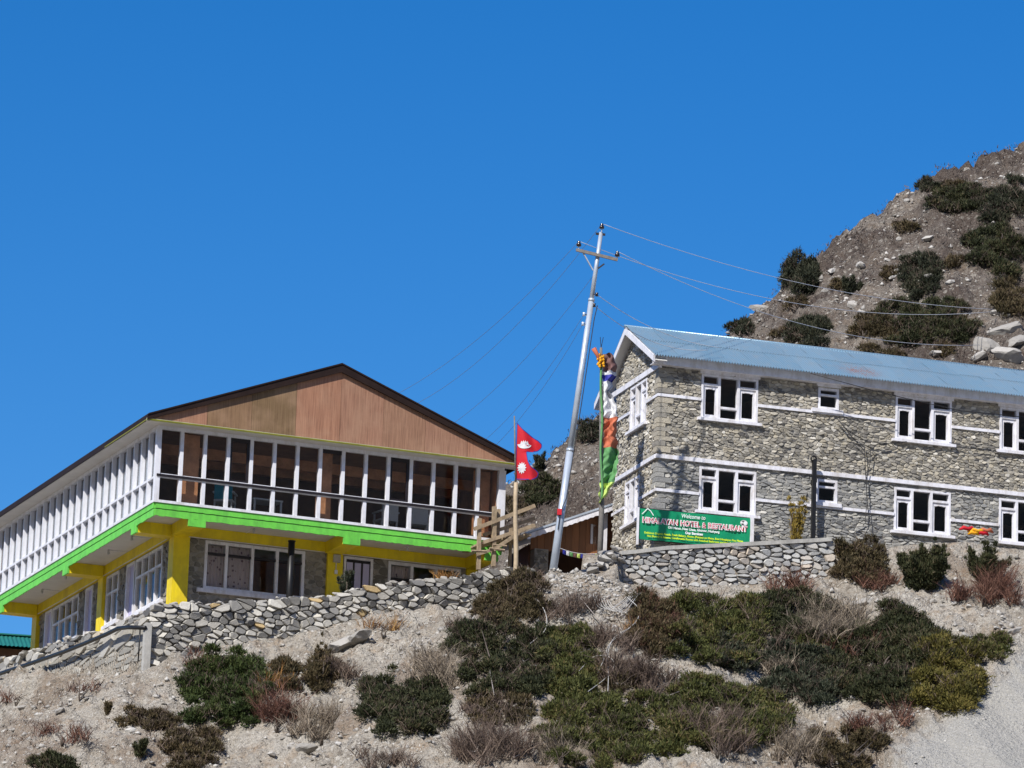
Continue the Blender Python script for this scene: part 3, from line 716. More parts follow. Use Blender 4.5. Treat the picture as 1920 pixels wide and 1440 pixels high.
masonry(fwall, 'stone', sd, 1.6, mf, M['s_dark'], .008, .008, .03, rnd, bound(1.41, 9.0, -3, -.475, openings_clip(f_open)), quota=150)
sd = scatter(1.78, 13.5, -3.0, -.48, .22, .13, rnd, lambda s, t: not inside(s_open, s, t, .01))
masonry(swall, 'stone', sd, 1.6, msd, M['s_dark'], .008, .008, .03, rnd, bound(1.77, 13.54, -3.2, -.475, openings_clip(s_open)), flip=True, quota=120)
def lights(parent, mp, s0, s1, z0, z1, posts, tr, fr=.06, n0=-.08, n1=.03, sill=True, mat=None, curt=(), trdark=False):
    """a window: outer frame with posts, transom, one pane for each light"""
    mat = mat or M['whitew']; e = .0
    w = pb('window', mat, parent, (s0, s0+fr, z0, z1, n0, n1), (s1-fr, s1, z0, z1, n0, n1), (s0+fr, s1-fr, z1-fr, z1, n0, n1), (s0+fr, s1-fr, z0, z0+fr, n0, n1),
           *[(q-fr/2, q+fr/2, z0+fr, z1-fr, n0, n1) for q in posts], mp=mp)
    xs = [s0+fr]+[q for p in posts for q in (p-fr/2, p+fr/2)]+[s1-fr]
    for k in range(0, len(xs), 2):
        a, b = xs[k], xs[k+1]; cuts = [z0+fr, z1-fr]
        if tr:
            pb('transom', M['dark'] if trdark else mat, w, (a, b, tr-fr*.4, tr+fr*.4, n0, n1-.004), mp=mp); cuts = [z0+fr, tr-fr*.4, tr+fr*.4, z1-fr]
        for c in range(0, len(cuts), 2): pb('pane', M['glass'], w, (a, b, cuts[c], cuts[c+1], -.03, -.024), mp=mp)
        if k//2 in curt:
            mb = MB(); n = 14
            for q in range(n):
                x0, x1 = a+(b-a)*q/n, a+(b-a)*(q+1)/n; d0, d1 = [-.14-.025*math.sin(j*2.1) for j in (q, q+1)]
                mb.add([mp(x0, z0+.05, d0), mp(x1, z0+.05, d1), mp(x1, z1-.08, d1), mp(x0, z1-.08, d0)], [(0, 1, 2, 3)])
            mb.build('curtain', M['curtain'], w)
    if sill: pb('window_sill', mat, w, (s0-.18, s1+.1, z0-.10, z0-.003, -.08, .10), mp=mp)
    return w
w = lights(lodge, mf, 1.84, 4.55, -1.76, -.50, [2.43, 3.13, 3.80], -.83, .075, curt=(0, 1), trdark=True)
w = lights(lodge, mf, 6.84, 8.86, -1.76, -.50, [7.5, 8.17], -.95, .075, curt=(0,), trdark=True)
def panel_door(mp, s0, s1, z0, z1):
    d = pb('door', M['whitew'], lodge, (s0, s0+.06, z0, z1, -.08, .03), (s1-.06, s1, z0, z1, -.08, .03), (s0+.06, s1-.06, z1-.06, z1, -.08, .03), mp=mp)
    pb('door_leaf', M['dark'], d, (s0+.06, s1-.06, z0, z1-.06, -.07, -.04), mp=mp); k = (s1-s0-.12)/3
    for i in range(3): pb('door_panel', M['door'], d, (s0+.06+k*i+.03, s0+.06+k*(i+1)-.03, z0, z1-.14, -.04, -.015), mp=mp)
    return d
panel_door(mf, 5.62, 6.42, -2.75, -.50)
lights(lodge, msd, 2.55, 4.80, -1.95, -.50, [3.1, 3.68, 4.25], -1.0, .07)
lights(lodge, msd, 6.28, 7.36, -1.85, -.50, [6.82], -1.0, .07)
lights(lodge, msd, 9.85, 12.28, -1.7, -.50, [10.45, 11.05, 11.65], -1.0, .07)
for a, b in ((4.86, 5.58), (8.55, 9.22), (12.34, 13.0)):
    d = pb('door', M['whitew'], lodge, (a, a+.07, -2.9, -.5, -.1, .04), (b-.07, b, -2.9, -.5, -.1, .04), (a+.07, b-.07, -.57, -.5, -.1, .04), mp=msd)
    pb('door_leaf', M['door'], d, (a+.07, b-.07, -2.9, -.57, -.08, -.05), mp=msd)
pb('room_back', M['inwall'], lodge, (1.4, 9.2, 4.5, 4.6, GZ, -.21), (9.2, 9.3, 1.8, 4.5, GZ, -.21), (4.4, 4.5, 4.6, VD-.5, GZ, -.21), (1.4, 4.4, VD-.55, VD-.45, GZ, -.21))
pb('room_floor', M['floor'], lodge, (1.3, 9.2, 1.72, VD-.6, -3.0, -2.92))
pb('conduit', M['whitew'], lodge, (1.0, 9.2, 1.335, 1.348, -.49, -.475)); pb('conduit', M['whitew'], lodge, (.955, .967, 1.9, 13.4, -.49, -.475))
pb('meter_box', M['conc'], lodge, (5.28, 5.46, 1.27, 1.348, -.72, -.52)); pb('switch_box', M['white'], lodge, (5.33, 5.41, 1.31, 1.348, -1.02, -.92)); pb('switch_conduit', M['whitew'], lodge, (5.36, 5.38, 1.33, 1.348, -.92, -.72))
for (x, y) in ((2.9, .75), (7.1, .75), (.45, 3.3), (.45, 5.3), (.45, 9.1), (.45, 11.3)):
    mb = MB(); mb.tube([(x, y, -.2), (x, y, -.25)], .03); mb.tube([(x, y, -.25), (x, y, -.27), (x, y, -.31), (x, y, -.33)], [.015, .035, .035, .01], 8)
    b = mb.build('ceiling_bulb', M['brass'], lodge, True)
    pb('bulb_wire', M['whitew'], b, (x, x+.5, y-.008, y+.008, -.215, -.203) if x < 1 else (x-.008, x+.008, y, 1.36, -.215, -.203))
# furniture in the hall
def chair(u, v, rz, cloth, label):
    c = empty('armchair', LF.W(u, v, .012), LF.yaw+rz)
    pb('seat', M['plastic'], c, (-.24, .24, -.24, .24, .40, .45)); pb('backrest', cloth, c, (-.23, .23, .19, .25, .45, .86))
    for sx in (-1, 1):
        pb('armrest', M['plastic'], c, (sx*.25-.025, sx*.25+.025, -.24, .24, .62, .66))
        for sy in (-1, 1): pb('leg', M['plastic'], c, (sx*.22-.02, sx*.22+.02, sy*.2-.02, sy*.2+.02, 0, .399 if sy > 0 else .619))
    return tag(c, label, 'chair', 'chairs in the glazed hall')
chair(2.15, .95, 2.6, M['teal'], 'white armchair with teal back behind the fourth pane of the glazed hall')
chair(6.55, 1.0, 3.3, M['plastic'], 'plain white armchair behind the middle panes of the glazed hall')
chair(7.45, 1.0, 2.9, M['plastic'], 'white armchair nearest the green edged right end of the hall')
def table(u, v, label):
    c = empty('small_table', LF.W(u, v, .012), LF.yaw); pb('table_top', M['plastic'], c, (-.4, .4, -.3, .3, .55, .59))
    for sx in (-1, 1):
        for sy in (-1, 1): pb('leg', M['plastic'], c, (sx*.36-.025, sx*.36+.025, sy*.26-.025, sy*.26+.025, 0, .549))
    return tag(c, label, 'table')
table(3.25, 1.05, 'low white table behind the sixth pane of the glazed hall')
# small things on the lodge terrace
def wtube(name, pts, rad, mat, label, cat, group=None, n=7):
    mb = MB(); mb.tube(pts, rad, n); o = mb.build(name, mat, None, True); return tag(o, label, cat, group)
P0 = LF.front(547, 1016, .4); g0 = LF.W(P0[0], .4, 0)
sp = empty('stove_pipe', (g0[0], g0[1], LF.O[2]-2.9)); tag(sp, 'black upright iron post before the curtained lower window of the lodge', 'post')
mb = MB(); mb.tube([(0, 0, 0), (0, 0, P0[2]+2.9)], .085, 10); mb.build('shaft', M['black'], sp, True)
mb = MB(); mb.tube([(0, 0, P0[2]+2.9), (0, 0, P0[2]+2.93)], .10, 10); mb.build('cap', M['black'], sp, True)
cp = empty('concrete_post', LF.W(SU-.12, LV-.12, -4.7), LF.yaw); tag(cp, 'pale square concrete post at the corner of the retaining wall', 'post')
pb('shaft', M['conc'], cp, (-.085, .085, -.085, .085, -.3, 1.30)); pb('chamfer', M['conc'], cp, (-.06, .06, -.06, .06, 1.30, 1.325))
pts = [LF.W(*LF.side(x, y, SU-.22)) for x, y in [(-40, 1276), (0, 1263), (60, 1243), (120, 1222), (160, 1206), (200, 1189), (222, 1178), (240, 1176), (272, 1177)]]
wtube('drain_pipe', pts, .055, M['black'], 'thick black pipe sloping along the rubble wall at far left', 'pipe')
pts = [LF.W(*LF.side(x, y, SU-.16)) for x, y in [(263, 1177), (261, 1210), (259, 1240)]]
wtube('thin_pipe', pts, .018, M['black'], 'thin black upright pipe beside the pale concrete post', 'pipe')

# ------------------------------------------------------------------ the stone hotel
hotel = empty('stone_hotel', RF.W(0, 0, 0), RF.yaw)
tag(hotel, 'long two storey rubble stone hotel with white windows and pale blue corrugated roof', 'building')
HL, HD, HB = 13.5, 3.4, -4.0
big = [(1.14, 2.70), (6.54, 8.13), (9.50, 11.1)]; small = [(4.37, 4.95), (12.0, 12.6)]
fo = [(a, b, 1.16, 2.33) for a, b in big]+[(a, b, -1.29, -.13) for a, b in big]+[(a, b, 1.74, 2.31) for a, b in small]+[(a, b, -.75, -.13) for a, b in small]
so_ = [(.90, 2.20, 1.12, 2.30), (1.28, 2.42, -1.36, -.20)]
hf, hsd = fm(0), sm(0)
mb = MB(); wall_panels(mb, 0, HL, HB, 2.45, fo, lambda a, b, z0, z1: mbox(mb, hf, a, b, z0, z1, 0, -.3)); hfw = mb.build('front_wall', M['fmortar'], hotel)
mb = MB(); wall_panels(mb, .3, HD, HB, 2.45, so_, lambda a, b, z0, z1: mbox(mb, hsd, a, b, z0, z1, 0, -.3)); mb.prism([(0, 0, 2.452), (0, HD, 2.452), (0, HD, 2.8), (0, 2.0, 3.70), (0, 0, 2.6)], (.3, 0, 0)); hsw = mb.build('side_wall', M['fmortar'], hotel)
rnd = random.Random(23)
gtop = lambda s: min(2.62+.55*s, 3.72-.646*(s-2.0))
def ftint(s): return min(1, max(0, rnd.betavariate(1.7, 1.7)+.12*vnoise(s[0]/1.5, s[1]/.8, 5)))
up = scatter(0, HL, 0.06, 2.45, .15, .066, rnd, lambda s, t: not inside(fo, s, t, .0))
lo = scatter(0, HL, -2.6, 0.0, .19, .07, rnd, lambda s, t: not inside(fo, s, t, .0), jit=.28)
masonry(hfw, 'stone', up, 1.9, hf, M['s_fac'], .005, .010, .042, rnd, bound(0, HL, .03, 2.45, openings_clip(fo)), quota=150, corner=.2, tintf=ftint, prefer=lambda s: s[0] < 10.3)
masonry(hfw, 'coursed_stone', lo, 2.4, hf, M['s_slate'], .005, .010, .036, rnd, bound(0, HL, -2.8, .03, openings_clip(fo)), quota=150, corner=.2, tintf=ftint, prefer=lambda s: s[0] < 10.3)
ss = scatter(0, HD, -2.7, 3.75, .165, .07, rnd, lambda s, t: not inside(so_, s, t, .0) and t < gtop(s))
exs = openings_clip(so_)
def gable_clip(p, s):
    p = bound(0.0, HD, -2.9, 3.8, exs)(p, s)
    if len(p) >= 3: p = clip(p, -.55, 1, 2.60)
    if len(p) >= 3: p = clip(p, .646, 1, 3.70+1.292)
    return p
masonry(hsw, 'stone', ss, 2.0, hsd, M['s_fac'], .005, .010, .04, rnd, gable_clip, flip=True, quota=120, corner=.2, tintf=lambda s: min(1, .15+ftint(s)))
z = -2.4; k = 0
while z < 2.3:                                         # larger squared blocks at the corner
    h = rnd.uniform(.10, .17); a, b = (.36, .2) if k % 2 else (.2, .36); a *= rnd.uniform(.85, 1.15); b *= rnd.uniform(.85, 1.15)
    if not (-.09 < z+h and z < .09) and not abs(z+h/2-1.64) < h/2+.05 and not abs(z+h/2+.86) < h/2+.05:
        q = pb('quoin', M['s_slate'] if z < 0 else M['s_fac'], hfw, (-.05, a, -.05, b, z+.006, z+h-.006)); at = q.data.attributes.new('tint', 'FLOAT', 'FACE'); at.data.foreach_set('value', [rnd.uniform(.3, .75)]*6)
    z += h; k += 1
pb('rear_lining', M['ceil'], hotel, (.3, HL-.3, HD-.33, HD-.302, -3, 2.39)); pb('rear_wall', M['mortar'], hotel, (0.3, HL, HD-.3, HD, HB, 2.45)); pb('end_wall', M['mortar'], hotel, (HL-.3, HL, .3, HD-.3, HB, 2.45))
pb('upper_floor', M['floor'], hotel, (.3, HL-.3, .3, HD-.3, -.1, .0)); pb('ceiling', M['ceil'], hotel, (.3, HL-.3, .3, HD-.3, 2.4, 2.445)); pb('room_partition', M['ceil'], hotel, *[(x, x+.1, .3, HD-.3, -3, 2.39) for x in (3.4, 5.6, 8.8)])
# white ribbon bands, broken at the windows
def band(mp, s0, s1, z, h, n, cut, mat=M['whitew']):
    xs = [s0]+[q for c in sorted(cut) for q in c]+[s1]
    for k in range(0, len(xs), 2):
        if xs[k+1]-xs[k] > .02: pb('band', mat, hotel, (xs[k], xs[k+1], z-h/2, z+h/2, -.02, n), mp=mp)
band(hf, -.06, HL, 1.64, .075, .06, big); band(hf, -.07, HL, .02, .105, .085, []); band(hf, -.06, HL, -.86, .075, .06, big)
band(hsd, .0, HD, 1.64, .075, .061, [(.90, 2.20)]); band(hsd, 0, HD, .02, .105, .086, []); band(hsd, 0, HD, -.86, .075, .061, [(1.28, 2.42)]); band(hsd, -.1, HD+.3, 2.42, .14, .065, [])
def triple(mp, s0, s1, z0, z1, parent=hotel, flipd=False):
    W = s1-s0; H = z1-z0; f = .06; a = s0+W*.315; b = s0+W*.655; t = z1-H*.235; c = z0+H*.27; N0, N1 = -.10, .035
    w = pb('window', M['whitew'], parent, (s0, s0+f, z0, z1, N0, N1), (s1-f, s1, z0, z1, N0, N1), (s0+f, s1-f, z1-f, z1, N0, N1), (s0+f, s1-f, z0, z0+f*.7, N0, N1),
           (a-f*.6, a+f*.6, z0+f*.7, z1-f, N0, N1), (b-f*.6, b+f*.6, z0+f*.7, z1-f, N0, N1), (s0+f, a-f*.6, t-f/2, t+f/2, N0, N1-.003), (b+f*.6, s1-f, t-f/2, t+f/2, N0, N1-.003),
           (a+f*.6, b-f*.6, c-f/2, c+f/2, N0, N1-.003), mp=mp)
    for x0, x1 in ((s0+f, a-f*.6), (b+f*.6, s1-f)):
        pb('pane', M['glass'], w, (x0, x1, t+f/2, z1-f, -.05, -.044), mp=mp); g = .065
        mb = MB(); y0, y1 = z0+f*.7, t-f/2
        mbox(mb, mp, x0, x0+g, y0, y1, -.06, .0); mbox(mb, mp, x1-g, x1, y0, y1, -.06, .0); mbox(mb, mp, x0+g, x1-g, y0, y0+g, -.06, .0)
        k = 8; P = [(x0+g+(x1-x0-2*g)*i/k, y1-g-.02-.016*abs(math.sin(i*math.pi/2.67)) + .02*(1-abs(2*i/k-1))) for i in range(k+1)]
        for (p, q) in zip(P[:-1], P[1:]): mb.prism([mp(p[0], p[1], -.06), mp(q[0], q[1], -.06), mp(q[0], y1, -.06), mp(p[0], y1, -.06)], Vector(mp(0, 0, 0.0))-Vector(mp(0, 0, -.06)))
        s = mb.build('sash', M['whitew'], w); pb('pane', M['glass'], w, (x0+g, x1-g, y0+g, y1-g*.5, -.05, -.044), mp=mp)
    pb('pane', M['glass'], w, (a+f*.6, b-f*.6, c+f/2, z1-f, -.05, -.044), mp=mp); pb('pane', M['glass'], w, (a+f*.6, b-f*.6, z0+f*.7, c-f/2, -.05, -.044), mp=mp)
    pb('window_sill', M['whitew'], w, (s0-.10, s1+.10, z0-.075, z0-.002, -.05, .12), mp=mp)
    return w
for a, b in big: triple(hf, a, b, 1.16, 2.33); triple(hf, a, b, -1.29, -.13)
for a, b, z0, z1 in so_: triple(hsd, a, b, z0, z1)
for a, b in small: lights(hotel, hf, a, b, 1.74, 2.31, [], 2.12, .065); lights(hotel, hf, a, b, -.75, -.13, [], -.33, .065)
for a, b in big+small: pb('lintel', M['whitew'], hotel, (a-.05, b+.05, 2.335, 2.42, -.02, .05), mp=hf)
# roof
GU0, EVF, EZF, RVV, RZ, EVB, EZB = -.30, -.38, 2.60, 2.0, 3.90, 4.37, 2.37
def sheet_part(u0, nw, va, za, vb, zb_, lift, tint):
    pitch = .076; ns = 8; k = nw*ns; rr = random.Random(int(u0*1000)); L = math.hypot(vb-va, zb_-za); nv, nz = -(zb_-za)/L, (vb-va)/L; V = []; nr = 5
    for r in range(nr+1):
        t = r/nr; v, z = va+(vb-va)*t, za+(zb_-za)*t; w_ = rr.uniform(-.006, .006)
        for i in range(k+1):
            h = .024*math.cos(i/ns*2*math.pi)+lift+w_*(1 if 0 < r < nr else 0); V.append((u0+i*pitch/ns, v+nv*h, z+nz*h))
    F = [(r*(k+1)+i, r*(k+1)+i+1, (r+1)*(k+1)+i+1, (r+1)*(k+1)+i) for r in range(nr) for i in range(k)]
    mesh('roof_sheet', V, F, M['corr'], hotel, smooth=True, tint=tint)
rr = random.Random(3); x = GU0; i = 0
while x < HL+.3:
    w_ = rr.uniform(0, 1); vm = .85+rr.uniform(-.04, .04); zm = EZF+(RZ-EZF)*(vm-EVF)/(RVV-EVF); nx = 10
    sheet_part(x, nx, EVF-.03, EZF-.017, vm+.08, zm+.046, .006+.0015*(i % 2), .1+.8*w_); sheet_part(x, nx, vm, zm, RVV, RZ, .020+.0015*(i % 2), .1+.8*rr.random()); x += (nx-1)*.076; i += 1
REND = x
mb = MB(); mb.prism([(GU0, RVV, RZ), (GU0, EVB, EZB), (GU0, EVB, EZB-.03), (GU0, RVV, RZ-.03)], (REND-GU0, 0, 0)); mb.build('rear_roof', M['corr'], hotel, tint=.5)
mb = MB(); mb.tube([(GU0-.02, RVV, RZ+.01), (REND, RVV, RZ+.01)], .045, 8); mb.build('ridge_cap', M['corr'], hotel, True, tint=.4)
pb('fascia', M['whitew'], hotel, (GU0+.02, REND, EVF+.14, EVF+.165, EZF-.20, EZF+.04))
pb('eave_soffit', M['whitew'], hotel, (GU0+.03, REND, EVF+.165, 0, EZF-.195, EZF-.18))
for (va, za, vb, zb_) in ((EVF, EZF-.02, RVV, RZ-.02), (EVB, EZB-.02, RVV, RZ-.02)):
    mb = MB(); mb.prism([(GU0, va, za), (GU0, vb, zb_), (GU0, vb, zb_-.19), (GU0, va, za-.17)], (.03, 0, 0)); mb.build('bargeboard', M['whitew'], hotel)
    mb = MB(); mb.prism([(GU0+.03, va, za-.10), (GU0+.03, vb, zb_-.10), (GU0+.03, vb, zb_-.12), (GU0+.03, va, za-.12)], (.33, 0, 0)); mb.build('verge_soffit', M['soffit'], hotel)
pb('rear_fascia', M['whitew'], hotel, (GU0+.03, REND, EVB-.02, EVB, EZB-.2, EZB-.03))

# banner
bn = empty('banner', RF.W(-.55, -.26, -2.3), RF.yaw); tag(bn, 'green banner reading HIMALAYAN HOTEL and RESTAURANT in front of the stone hotel', 'banner')
BW, BH, BZ = 3.02, .80, .05
mb = MB(); nx, ny = 24, 6
zl = lambda s: .0+.03*s/BW
bv = lambda s, t: .012*math.sin(s*5+t*3)+.008*math.sin(s*11-t*6)
V = [(s, bv(s, t), BZ+zl(s)+t) for t in np.linspace(0, BH, ny+1) for s in np.linspace(0, BW, nx+1)]
mesh('cloth', V, [(r*(nx+1)+i, r*(nx+1)+i+1, (r+1)*(nx+1)+i+1, (r+1)*(nx+1)+i) for r in range(ny) for i in range(nx)], M['banner'], bn, smooth=True)
pb('frame', M['whitew'], bn, (-.05, -.003, -.03, .03, -.1, BH+BZ+.02), (BW+.003, BW+.10, -.03, .03, -.1, BH+BZ+.05)); pb('frame_rail', M['dark'], bn, (-.003, BW+.003, .022, .05, BH+BZ, BH+BZ+.03), (-.003, BW+.003, .022, .05, BZ, BZ+.03))
def text(s, x, z, size, mat, name='lettering', shear=0., off=0., dep=.03, width=None, parent=bn):
    cu = bpy.data.curves.new('t', 'FONT'); cu.body = s; cu.size = size; cu.align_x = 'LEFT'; cu.shear = shear; cu.offset = off; cu.resolution_u = 3
    o = bpy.data.objects.new('t', cu); COL.objects.link(o); dg = bpy.context.evaluated_depsgraph_get(); me = bpy.data.meshes.new_from_object(o.evaluated_get(dg)); bpy.data.objects.remove(o)
    co = np.array([v.co for v in me.vertices]); w_ = co[:, 0].max(); k = (width/w_) if width else 1.0
    for v in me.vertices: v.co = (x+v.co.x*k, -dep, z+v.co.y+.01*(x+v.co.x*k))
    me.materials.clear(); return link(name, me, mat, parent)
text('Welcome to', 1.13, .70, .15, M['bwhite'], shear=.12, width=.66, off=.002)
def words_line(line, x, z, size, width, layers):
    L = lambda t: text_width(t, size)
    k = width/L(line); done = ''
    for wd in line.split(' '):
        x0 = x+k*(L(done+wd)-L(wd)) if done else x
        for mat, off, dep in layers: text(wd, x0, z, size, mat, off=off, dep=dep, width=k*L(wd))
        done += wd+' '
def text_width(t, size):
    cu = bpy.data.curves.new('t', 'FONT'); cu.body = t; cu.size = size; o = bpy.data.objects.new('t', cu); COL.objects.link(o); dg = bpy.context.evaluated_depsgraph_get()
    me = o.evaluated_get(dg).to_mesh(); w_ = max(v.co.x for v in me.vertices); bpy.data.objects.remove(o); return w_
words_line('HIMALAYAN HOTEL & RESTAURANT', .08, .49, .19, 2.86, ((M['bwhite'], .016, .028), (M['bred'], -.001, .034)))
text('Old Manan, Near Lhasa, Ghunsar, Nashyang', .78, .385, .085, M['bwhite'], width=1.4, off=.003)
text('Our Services', 1.25, .285, .085, M['bwhite'], width=.48, off=.006)
text('Delicious Organic Foods, Fresh Bakery, Momo (Potato) on Menu, Best Himalayan Pies Plates,', .14, .205, .068, M['byellow'], width=2.7, off=.003)
text('Hot Shower in Rooms, Comfortable Rooms with Attached Bathroom and Free Parking', .22, .125, .068, M['byellow'], width=2.45, off=.003)
mb = MB(); pk = [(.07, .70), (.22, .86), (.27, .82), (.30, .80), (.38, .69)]
for a, b in zip(pk[:-1], pk[1:]): mb.bar((a[0], -.03, a[1]), (b[0], -.03, b[1]), .006, .022)
mb.build('mountain_emblem', M['bwhite'], bn)
def disc(cx, cz, rx, rz, dep, mat, name, a0=0, a1=2*math.pi):
    n = 20; V = [(cx, -dep, cz)]+[(cx+rx*math.cos(a0+(a1-a0)*i/n), -dep, cz+rz*math.sin(a0+(a1-a0)*i/n)) for i in range(n+1)]
    return mesh(name, V, [(0, i+1, i+2) for i in range(n)], mat, bn)
disc(2.84, .735, .10, .075, .030, M['bwhite'], 'round_emblem'); disc(2.835, .735, .085, .062, .033, M['dark'], 'round_emblem'); disc(2.87, .735, .05, .05, .036, M['bwhite'], 'round_emblem'); disc(2.78, .74, .028, .03, .036, M['bwhite'], 'round_emblem')
# black post with a loop at its head
P0 = RF.front(1527, 862, -.32); bp = empty('black_post', RF.W(P0[0], -.32, -2.2), RF.yaw); tag(bp, 'black iron post with curled top against the hotel wall', 'post')
h = P0[2]+2.2; pb('shaft', M['black'], bp, (-.05, .05, -.05, .05, -.3, h)); mb = MB(); mb.tube([(-.02+.075*math.cos(a), 0, h+.02+.075*math.sin(a)) for a in np.linspace(0, 2*math.pi, 13)], .022, 6); mb.build('loop', M['black'], bp, True)
pb('brace', M['black'], bp, (.02, .07, -.04, .3, h-.6, h-.5))
# ------------------------------------------------------------------ hut between the buildings
HV = 3.75
hut = empty('wooden_hut', RF.W(0, 0, 0), RF.yaw); tag(hut, 'brown plank hut with blue roof and white scalloped verge between the two buildings', 'hut')
a0 = RF.front(985, 1004, HV); a1 = RF.front(1150, 948, HV)
def hw(u, w): return u, w
U0, W0, U1, W1 = a0[0], a0[2], a1[0]+.9, a1[2]+.9*(a1[2]-a0[2])/(a1[0]-a0[0])
rk = lambda u: W0+(W1-W0)*(u-U0)/(U1-U0)
zb0 = RF.front(1060, 1036, HV+.3)[2]
mb = MB(); x = U0+.25; i = 0
rr = random.Random(8)
while x < U1-.3:
    b = min(x+.19, U1-.3); P = [(x+.003, HV+.3, zb0), (b-.003, HV+.3, zb0), (b-.003, HV+.3, rk(b)-.05), (x+.003, HV+.3, rk(x)-.05)]
    q = MB(); q.prism(P, (0, .03, 0)); q.build('plank', M['hutwood'], hut, tint=rr.random()); x += .19
mb = MB(); mb.prism([(U0-.05, HV-.15, rk(U0)+.05), (U1, HV-.15, rk(U1)+.05), (U1, HV-.15, rk(U1)+.01), (U0-.05, HV-.15, rk(U0)+.01)], (0, 3.2, 0)); mb.build('roof', M['roofb'], hut)
n = 46; mb = MB()
for i in range(n):
    a, b = U0+(U1-U0)*i/n, U0+(U1-U0)*(i+1)/n; d = .02*(i % 2)
    mb.prism([(a, HV-.17, rk(a)-.13-d), (b, HV-.17, rk(b)-.15+d), (b, HV-.17, rk(b)+.005), (a, HV-.17, rk(a)+.005)], (0, .018, 0))
mb.build('scalloped_verge', M['whitew'], hut)
mb = MB(); mb.prism([(U0-.05, HV-.19, rk(U0)+.0), (U1, HV-.19, rk(U1)+.0), (U1, HV-.19, rk(U1)+.055), (U0-.05, HV-.19, rk(U0)+.055)], (0, .018, 0)); mb.build('roof_edge', M['galv'], hut)
gz = atY(1036, 1075, 122)[2]-RF.O[2]-.2
pl = RF.front(1014, 1040, HV+.2); pier = pb('stone_pier', M['mortar'], hut, (pl[0]-.16, pl[0]+.22, HV+.24, HV+.6, gz-.6, zb0+.02))
rnd = random.Random(4); masonry(pier, 'stone', scatter(pl[0]-.16, pl[0]+.22, gz-.5, zb0, .14, .09, rnd), 1.5, fm(HV+.24), M['s_dark'], .006, .01, .03, rnd, bound(pl[0]-.16, pl[0]+.22, gz-.6, zb0, lambda p, s: p))
pb('room_shell', M['ceil'], hut, (pl[0]+.22, U1-.3, HV+2.4, HV+2.5, gz-.6, zb0+.5), (U1-.4, U1-.3, HV+.3, HV+2.4, gz-.6, zb0), (U0+.3, U0+.36, HV+.62, HV+2.4, gz-.6, zb0+.2))
ps = RF.front(1131, 985, HV+.1); pb('white_post', M['whitew'], hut, (ps[0]-.08, ps[0]+.10, HV+.05, HV+.2, gz-.5, rk(ps[0])-.12))
pd = RF.front(1116, 985, HV+.1); pb('window_frame', M['whitew'], hut, (pd[0]-.06, pd[0]-.0, HV+.26, HV+.29, zb0+.3, rk(pd[0])-.3)); pb('window_pane', M['glass'], hut, (pd[0], pd[0]+.12, HV+.27, HV+.285, zb0+.3, rk(pd[0])-.3))
# bunting under the hut's wall
q0 = RF.front(1040, 1026, HV-.1); q1 = RF.front(1124, 1040, HV-.1)
bu = empty('bunting', RF.W(0, 0, 0), RF.yaw); tag(bu, 'string of small coloured flags across the dark opening of the hut', 'bunting')
bz = lambda t: q0[2]+(q1[2]-q0[2])*t-.09*math.sin(math.pi*t)+.03
mb = MB(); mb.tube([(q0[0]+(q1[0]-q0[0])*t, HV-.1, bz(t)) for t in np.linspace(0, 1, 9)], .008, 5); mb.build('string', M['whitec'], bu)
cols = ['bluec', 'whitec', 'greenc', 'maroonc', 'limec', 'bluec', 'whitec', 'redc', 'bluec', 'limec']
for i, c in enumerate(cols):
    t0, t1 = .18+i*.08, .18+i*.08+.07; x0, x1 = [q0[0]+(q1[0]-q0[0])*t for t in (t0, t1)]
    mb = MB(); mb.prism([(x0, HV-.1, bz(t0)), (x1, HV-.1, bz(t1)), (x1, HV-.085, bz(t1)-.12), (x0, HV-.11, bz(t0)-.12)], (0, .003, 0)); mb.build('pennant', M[cols[i]], bu)
# shed with the green roof at far left
gp = LF.side(30, 1200, 3.0); gs = empty('green_roofed_shed', LF.W(3.0, gp[1]+4, gp[2]-2.5), LF.yaw); tag(gs, 'shed with dark green corrugated roof peeking out behind the lodge at far left', 'shed')
g0 = atY(-60, 1168, 140); g1 = atY(75, 1185, 140); 
gs.location = tuple(atY(0, 1215, 140)); gs.rotation_euler = (0, 0, R(10))
V = []; F = []; k = 160
for i in range(k+1):
    h = .014*math.cos(i*math.pi/2); V += [(-3+i*5/k, -.35, .02+h), (-3+i*5/k, 1.3, .62+h)]
F = [(2*i, 2*i+2, 2*i+3, 2*i+1) for i in range(k)]
mesh('roof', V, F, M['roofg'], gs); pb('wall', M['ceil'], gs, (-2.8, 1.8, 0, 3, -2.5, 0.0)); mb = MB(); mb.prism([(-3, 1.31, .62), (2, 1.31, .62), (2, 3.2, .0), (-3, 3.2, .0)], (0, 0, .03)); mb.build('rear_roof', M['roofg'], gs)
pb('ridge_cap', M['roofg'], gs, (-3.02, 2.02, 1.2, 1.42, .64, .68))

